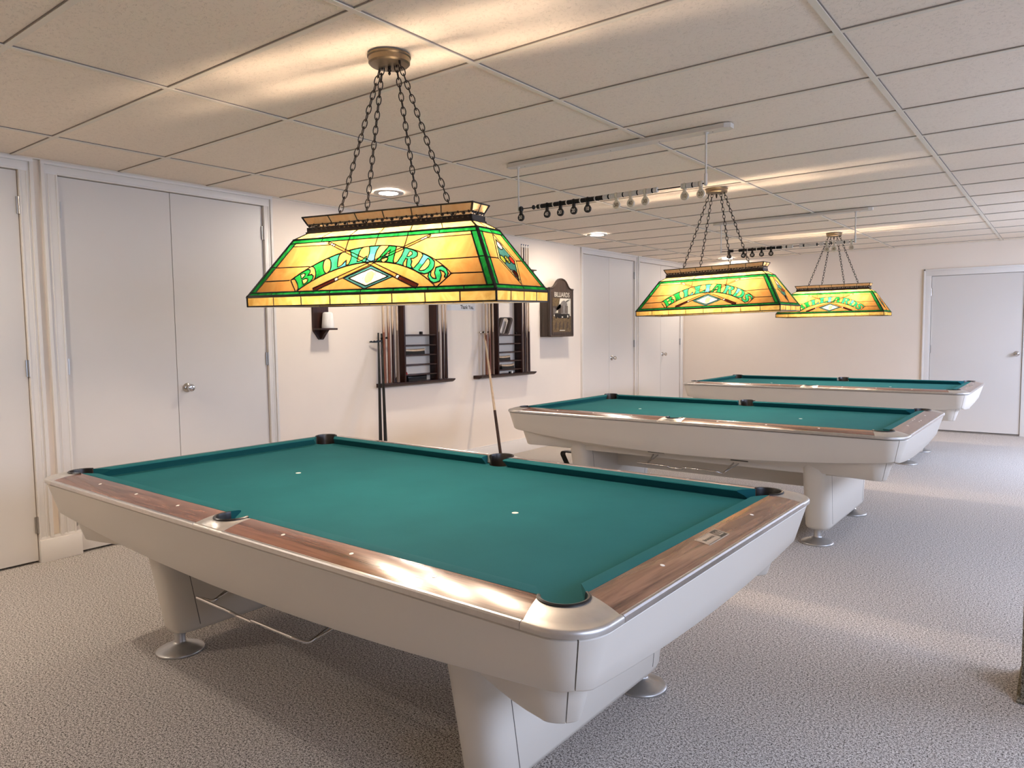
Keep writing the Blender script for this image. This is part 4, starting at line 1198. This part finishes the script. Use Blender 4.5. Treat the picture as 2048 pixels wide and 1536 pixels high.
# things on the shelves
def brush(x, y, z, L, label, top='maple', rz=0.0):
    r = thing('table_brush', (x, y, z), label, 'brush', 'table brushes on the rack shelves', rz)
    b = MB()
    rings = []
    n = 12
    for k in range(n+1):
        t = -1+2*k/n; hw_ = 0.020*(1-0.35*abs(t)**3); y_ = t*L/2; z0 = 0.030+0.006*t*t
        rings.append([(-hw_, y_, z0), (hw_, y_, z0), (hw_*1.02, y_, z0+0.012), (hw_*0.6, y_, z0+0.020), (-hw_*0.6, y_, z0+0.020), (-hw_*1.02, y_, z0+0.012)])
    b.rings(rings, M[top], True, True); b.build('handle', r, True, 40)
    b = MB(); rings = []
    for k in range(n+1):
        t = -1+2*k/n; hw_ = 0.024*(1-0.3*abs(t)**3); y_ = t*L/2*0.97; z1 = 0.031+0.006*t*t
        rings.append([(-hw_, y_*1.0, 0.0), (hw_, y_*1.0, 0.0), (hw_*0.8, y_, z1), (-hw_*0.8, y_, z1)])
    b.rings(rings, M['bristle'], True, True); b.build('bristles', r, False)
    return r
xs = -2.762
brush(xs, 1.915, SH1[2]+0.0005, 0.27, 'table brush with pale wooden back, on the middle shelf of the nearer rack')
brush(xs, 1.945, 0.9265, 0.25, 'all-black table brush lying on the tray of the nearer rack', 'black')
brush(xs, 3.28, SH2[3]+0.0005, 0.225, 'table brush with pale wooden back, on the fourth shelf of the farther rack')
brush(xs, 3.35, SH2[4]+0.0005, 0.225, 'table brush with pale wooden back, on the lowest shelf of the farther rack')
def chalk(x, y, z, label, col='black', s=0.021, rz=0.3):
    r = thing('chalk_cube', (x, y, z), label, 'chalk', 'chalk cubes on the cue racks', rz)
    b = MB(); b.bbox(-s/2, s/2, -s/2, s/2, 0, s, M[col], 0.001); b.build('paper_wrap', r)
    b = MB(); b.lathe([(0.007, s), (0.006, s+0.0006), (0.001, s-0.002)], M['talc' if col == 'black' else 'blue'], 10); b.build('chalk_face', r)
    return r
chalk(-2.752, 2.005, SH1[0]+0.0005, 'small dark chalk cube on the top shelf of the nearer rack', 'black', 0.026)
chalk(-2.752, 3.500, SH2[0]+0.0005, 'small dark chalk cube beside the ball rack on the farther cue rack', 'black')
chalk(-2.735, 3.36, 0.9265, 'dark chalk cube on the tray of the farther rack', 'black')
chalk(-2.735, 3.395, 0.9265, 'pale chalk cube on the tray of the farther rack', 'pearl', 0.021, 0.1)
b = MB(); b.lathe([(0.001, 0), (0.012, 0), (0.013, 0.012), (0.008, 0.018), (0.009, 0.026), (0.001, 0.028)], M['red'], 14)
o = b.build('red_chalk_holder', None, True); o.location = (-2.737, 1.785, SH1[4]+0.0005)
tag(o, 'small red chalk holder on the lowest shelf of the nearer rack', 'chalk holder')
# wooden diamond ball rack on the top shelf of the farther cue rack
r = thing('diamond_ball_rack', (-2.772, 3.315, SH2[0]+0.001), 'brown and white slanted wooden ball rack on the top shelf of the farther cue rack', 'ball rack')
def rhomb(cx, cz, w_, h, sh, rr, n=6):
    cs = [(-w_/2-sh/2+cx, cz-h/2), (w_/2-sh/2+cx, cz-h/2), (w_/2+sh/2+cx, cz+h/2), (-w_/2+sh/2+cx, cz+h/2)]
    rad = [rr, rr*0.35, rr, rr*0.35]
    out = []
    for i in range(4):
        p0, p, p1 = Vector(cs[i-1]), Vector(cs[i]), Vector(cs[(i+1) % 4])
        a = p+(p0-p).normalized()*rad[i]; c2 = p+(p1-p).normalized()*rad[i]
        for k in range(n+1):
            t = k/n; q = a*(1-t)**2+p*2*t*(1-t)+c2*t*t; out.append((q.x, q.y))
    return out
A = rhomb(0, 0.094, 0.205, 0.188, 0.095, 0.060)
B_ = rhomb(0, 0.094, 0.138, 0.168, 0.085, 0.052)
b = MB(); b.rings([[(-0.020, p[0], p[1]), (-0.020, q[0], q[1]), (0.020, q[0], q[1]), (0.020, p[0], p[1])] for p, q in zip(A, B_)], M['walnut'], True, False, True)
b.build('frame', r, True, 40)
# wall bracket with hand chalk
r = thing('wall_bracket', (XL, 0.880, 0), 'dark wooden wall bracket shelf left of the cue racks', 'wall shelf')
b = MB()
poly = [(-0.078, 1.44), (-0.078, 1.66)]+[(-0.078*math.cos(PI*k/12), 1.66+0.078*math.sin(PI*k/12)) for k in range(1, 12)]+[(0.078, 1.66), (0.078, 1.44), (0.074, 1.405), (0.050, 1.375), (0.028, 1.345), (0.018, 1.335), (-0.018, 1.335), (-0.028, 1.345), (-0.050, 1.375), (-0.074, 1.405)]
b.prism(poly, lambda a, c, d: (d, a, c), 0.0, 0.020, M['mahog']); b.build('back_board', r)
b = MB(); b.bbox(0.018, 0.128, -0.085, 0.085, 1.415, 1.430, M['mahog'], 0.003); b.build('shelf', r, True)
b = MB()
poly = [(0.02, 1.416), (0.11, 1.416), (0.095, 1.400), (0.06, 1.375), (0.035, 1.345), (0.02, 1.34)]
b.prism(poly, lambda a, c, d: (a, d, c), -0.012, 0.012, M['mahog']); b.build('brace', r)
b = MB(); b.lathe([(0.001, 0.0), (0.048, 0.0), (0.051, 0.008), (0.050, 0.025), (0.045, 0.075), (0.041, 0.118), (0.036, 0.128), (0.026, 0.132), (0.001, 0.132)], M['talc'], 28)
o = b.build('hand_chalk_cone', None, True, 50); o.location = (XL+0.076, 0.905, 1.4305)
tag(o, 'white cone of hand chalk standing on the dark wall bracket', 'hand chalk')
# mechanical bridges leaning on the wall
def bridge(top, foot, r0, r1, mats, head, label, headmat, name='mechanical_bridge', shift=0.0):
    r = thing(name, foot, label, 'bridge cue', 'bridge cues leaning on the left wall')
    v = Vector(top)-Vector(foot); L = v.length; q = v.to_track_quat('Z', 'Y').to_matrix().to_4x4()
    n = 14
    b = MB(); b.rings([[(rr*math.cos(2*PI*k/n), rr*math.sin(2*PI*k/n), h) for k in range(n)] for h, rr in ((0.006, r0), (0.35*L, r0*0.9), (0.42*L, r0*0.85))], mats[0], True, True)
    b.v = [tuple(q @ Vector(p)) for p in b.v]; b.build('handle', r, True, 50)
    b = MB(); b.rings([[(rr*math.cos(2*PI*k/n), rr*math.sin(2*PI*k/n), h) for k in range(n)] for h, rr in ((0.42*L, r0*0.85), (L, r1))], mats[1], True, True)
    b.v = [tuple(q @ Vector(p)) for p in b.v]; b.build('shaft', r, True, 50)
    hz, hwid, ang = head
    b = MB()
    pr_ = [(-hwid, -0.003), (-hwid, 0.006), (-hwid*0.75, 0.012), (-hwid*0.5, 0.004), (-hwid*0.25, 0.013), (0, 0.005), (hwid*0.25, 0.013), (hwid*0.5, 0.004), (hwid*0.75, 0.012), (hwid, 0.006), (hwid, -0.003), (hwid*0.3, -0.008), (-hwid*0.3, -0.008)]
    c2, s2 = math.cos(ang), math.sin(ang)
    at = v*(hz)
    b.prism([(a+shift, c) for a, c in pr_], lambda a, c, d: (at.x+a*s2*0.8+d, at.y+a*c2, at.z+c+a*0.05), 0.008, 0.014, headmat)
    b.build('bridge_head', r)
    return r
bridge((-2.790, 1.500, 1.385), (-2.360, 1.105, 0.0), 0.0165, 0.0075, (M['black'], M['black']), (0.945, 0.060, 0.5), 'left one of two black bridge cues leaning on the wall', M['black'], shift=-0.034)
bridge((-2.790, 1.538, 1.378), (-2.310, 1.125, 0.0), 0.0165, 0.0085, (M['black'], M['black']), (0.970, 0.05, 0.2), 'right one of two black bridge cues, beside the nearer rack', M['black'], shift=0.030)
bridge((-2.790, 2.992, 1.392), (-2.229, 2.578, 0.0), 0.0165, 0.0085, (M['butt_dark'], M['maple']), (0.992, 0.07, 0.3), 'pale wooden bridge cue leaning on the wall before the farther rack', M['nickel'])
# paper notice
r = thing('paper_notice', (XL, 0, 0), 'white paper notice reading Thank You between the two cue racks', 'notice')
b = MB(); b.box(0.0005, 0.0022, 2.450, 2.886, 1.607, 1.86, M['paper']); b.build('sheet', r)
vs, fs = text_mesh('Thank You.', 0.056, 0, 0.0012)
b = MB(); b.add([(0.0028, 2.755+v.x*0.80, 1.641+v.y) for v in vs], fs, M['ink']); b.build('lettering', r)

# carved cabinet with BILLIARDS picture
r = thing('dartboard_cabinet', (XL, 4.33, 0), 'carved dark wood wall cabinet with arched top and BILLIARDS picture', 'wall cabinet')
D = 0.14
b = MB(); b.bbox(0, D-0.024, -0.262, 0.245, 1.320, 1.895, M['walnut'], 0.004); b.build('case', r, True)
b = MB()
arch = [(-0.262, 1.318), (-0.262, 1.898), (-0.205, 1.900), (-0.175, 1.912)]
arch += [(-0.150, 1.932), (-0.125, 1.958), (-0.095, 1.985), (-0.060, 2.004), (-0.020, 2.013), (0.010, 2.013), (0.050, 2.004), (0.085, 1.985), (0.112, 1.958), (0.135, 1.930), (0.160, 1.910), (0.195, 1.898), (0.245, 1.896), (0.245, 1.318)]
b.prism(arch, lambda a, c, d: (d, a, c), D-0.022, D, M['walnut']); b.build('door', r)
b = MB()
rim = arch[1:-1]
for (a0, c0), (a1, c1) in zip(rim, rim[1:]): b.tube([(D, a0, c0-0.010), (D, a1, c1-0.010)], 0.010, M['walnut'], 8)
for a in (-0.252, 0.235): b.tube([(D, a, 1.33), (D, a, 1.89)], 0.009, M['walnut'], 8)
b.tube([(D, -0.252, 1.328), (D, 0.235, 1.328)], 0.010, M['walnut'], 8)
b.tube([(D, -0.215, 1.352), (D, 0.200, 1.352)], 0.005, M['walnut'], 6)
b.build('moulding', r, True, 60)
pic = thing('picture', (0, 0, 0), '', ''); del pic['label']; del pic['category']; pic.parent = r
def rel(name, polys, mt_, h):
    b = MB()
    for p in polys: b.prism(p, lambda a, c, d: (D+d, a, c), 0.0, h, mt_)
    return b.build(name, pic)
rc = lambda a0, a1, c0, c1: [(a0, c0), (a1, c0), (a1, c1), (a0, c1)]
rel('background', [rc(-0.212, 0.192, 1.362, 1.850)], M['walnut'], 0.002)
rel('floor_pattern', [rc(-0.205, 0.185, 1.375, 1.555)], M['gilt'], 0.003)
rel('upper_left_shade', [[(-0.205, 1.680), (-0.205, 1.775), (-0.045, 1.775), (-0.075, 1.700), (-0.12, 1.680)]], M['gilt'], 0.003)
rel('pale_room', [[(-0.045, 1.775), (0.185, 1.775), (0.185, 1.565), (0.120, 1.565), (0.120, 1.690), (-0.090, 1.690), (-0.095, 1.600), (-0.165, 1.600), (-0.070, 1.700)]], M['creamprint'], 0.003)
rel('cabinet_back', [rc(-0.030, 0.100, 1.590, 1.700), [(-0.040, 1.700), (0.112, 1.700), (0.085, 1.735), (0.036, 1.752), (-0.015, 1.735)]], M['greyprint'], 0.0045)
rel('window_light', [rc(-0.020, 0.000, 1.600, 1.690), rc(0.066, 0.080, 1.600, 1.690)], M['walnut'], 0.0055)
rel('figures', [rc(-0.190, -0.178, 1.590, 1.660), rc(-0.166, -0.154, 1.585, 1.655), rc(-0.140, -0.128, 1.595, 1.640)], M['greyprint'], 0.0045)
rel('table_shape', [[(-0.150, 1.590), (0.150, 1.590), (0.160, 1.560), (-0.160, 1.560)], rc(-0.145, -0.120, 1.535, 1.562), rc(0.120, 0.145, 1.535, 1.562), [(-0.12, 1.56), (0.12, 1.56), (0.08, 1.54), (-0.08, 1.54)]], M['black'], 0.006)
rel('floor_ornament', [[(a, 1.40+0.02*k), (a+0.02, 1.405+0.02*k), (a+0.045, 1.44+0.02*k), (a+0.028, 1.436+0.02*k)] for k in range(4) for a in (-0.16, -0.08, 0.0, 0.08)], M['walnut'], 0.0038)
rel('maker_strip', [rc(-0.060, 0.055, 1.388, 1.398)], M['creamprint'], 0.0045)
rel('light_specks', [rc(-0.185, -0.165, 1.560, 1.580), rc(-0.02, 0.01, 1.545, 1.560), rc(0.10, 0.125, 1.55, 1.575)], M['creamprint'], 0.0065)
vs, fs = text_mesh('BILLIARDS', 0.078, 0, 0.0006)
b = MB(); b.add([(D+0.0035, -0.005+v.x*0.93, 1.815+v.y*1.0) for v in vs], fs, M['creamprint']); b.build('lettering', pic)
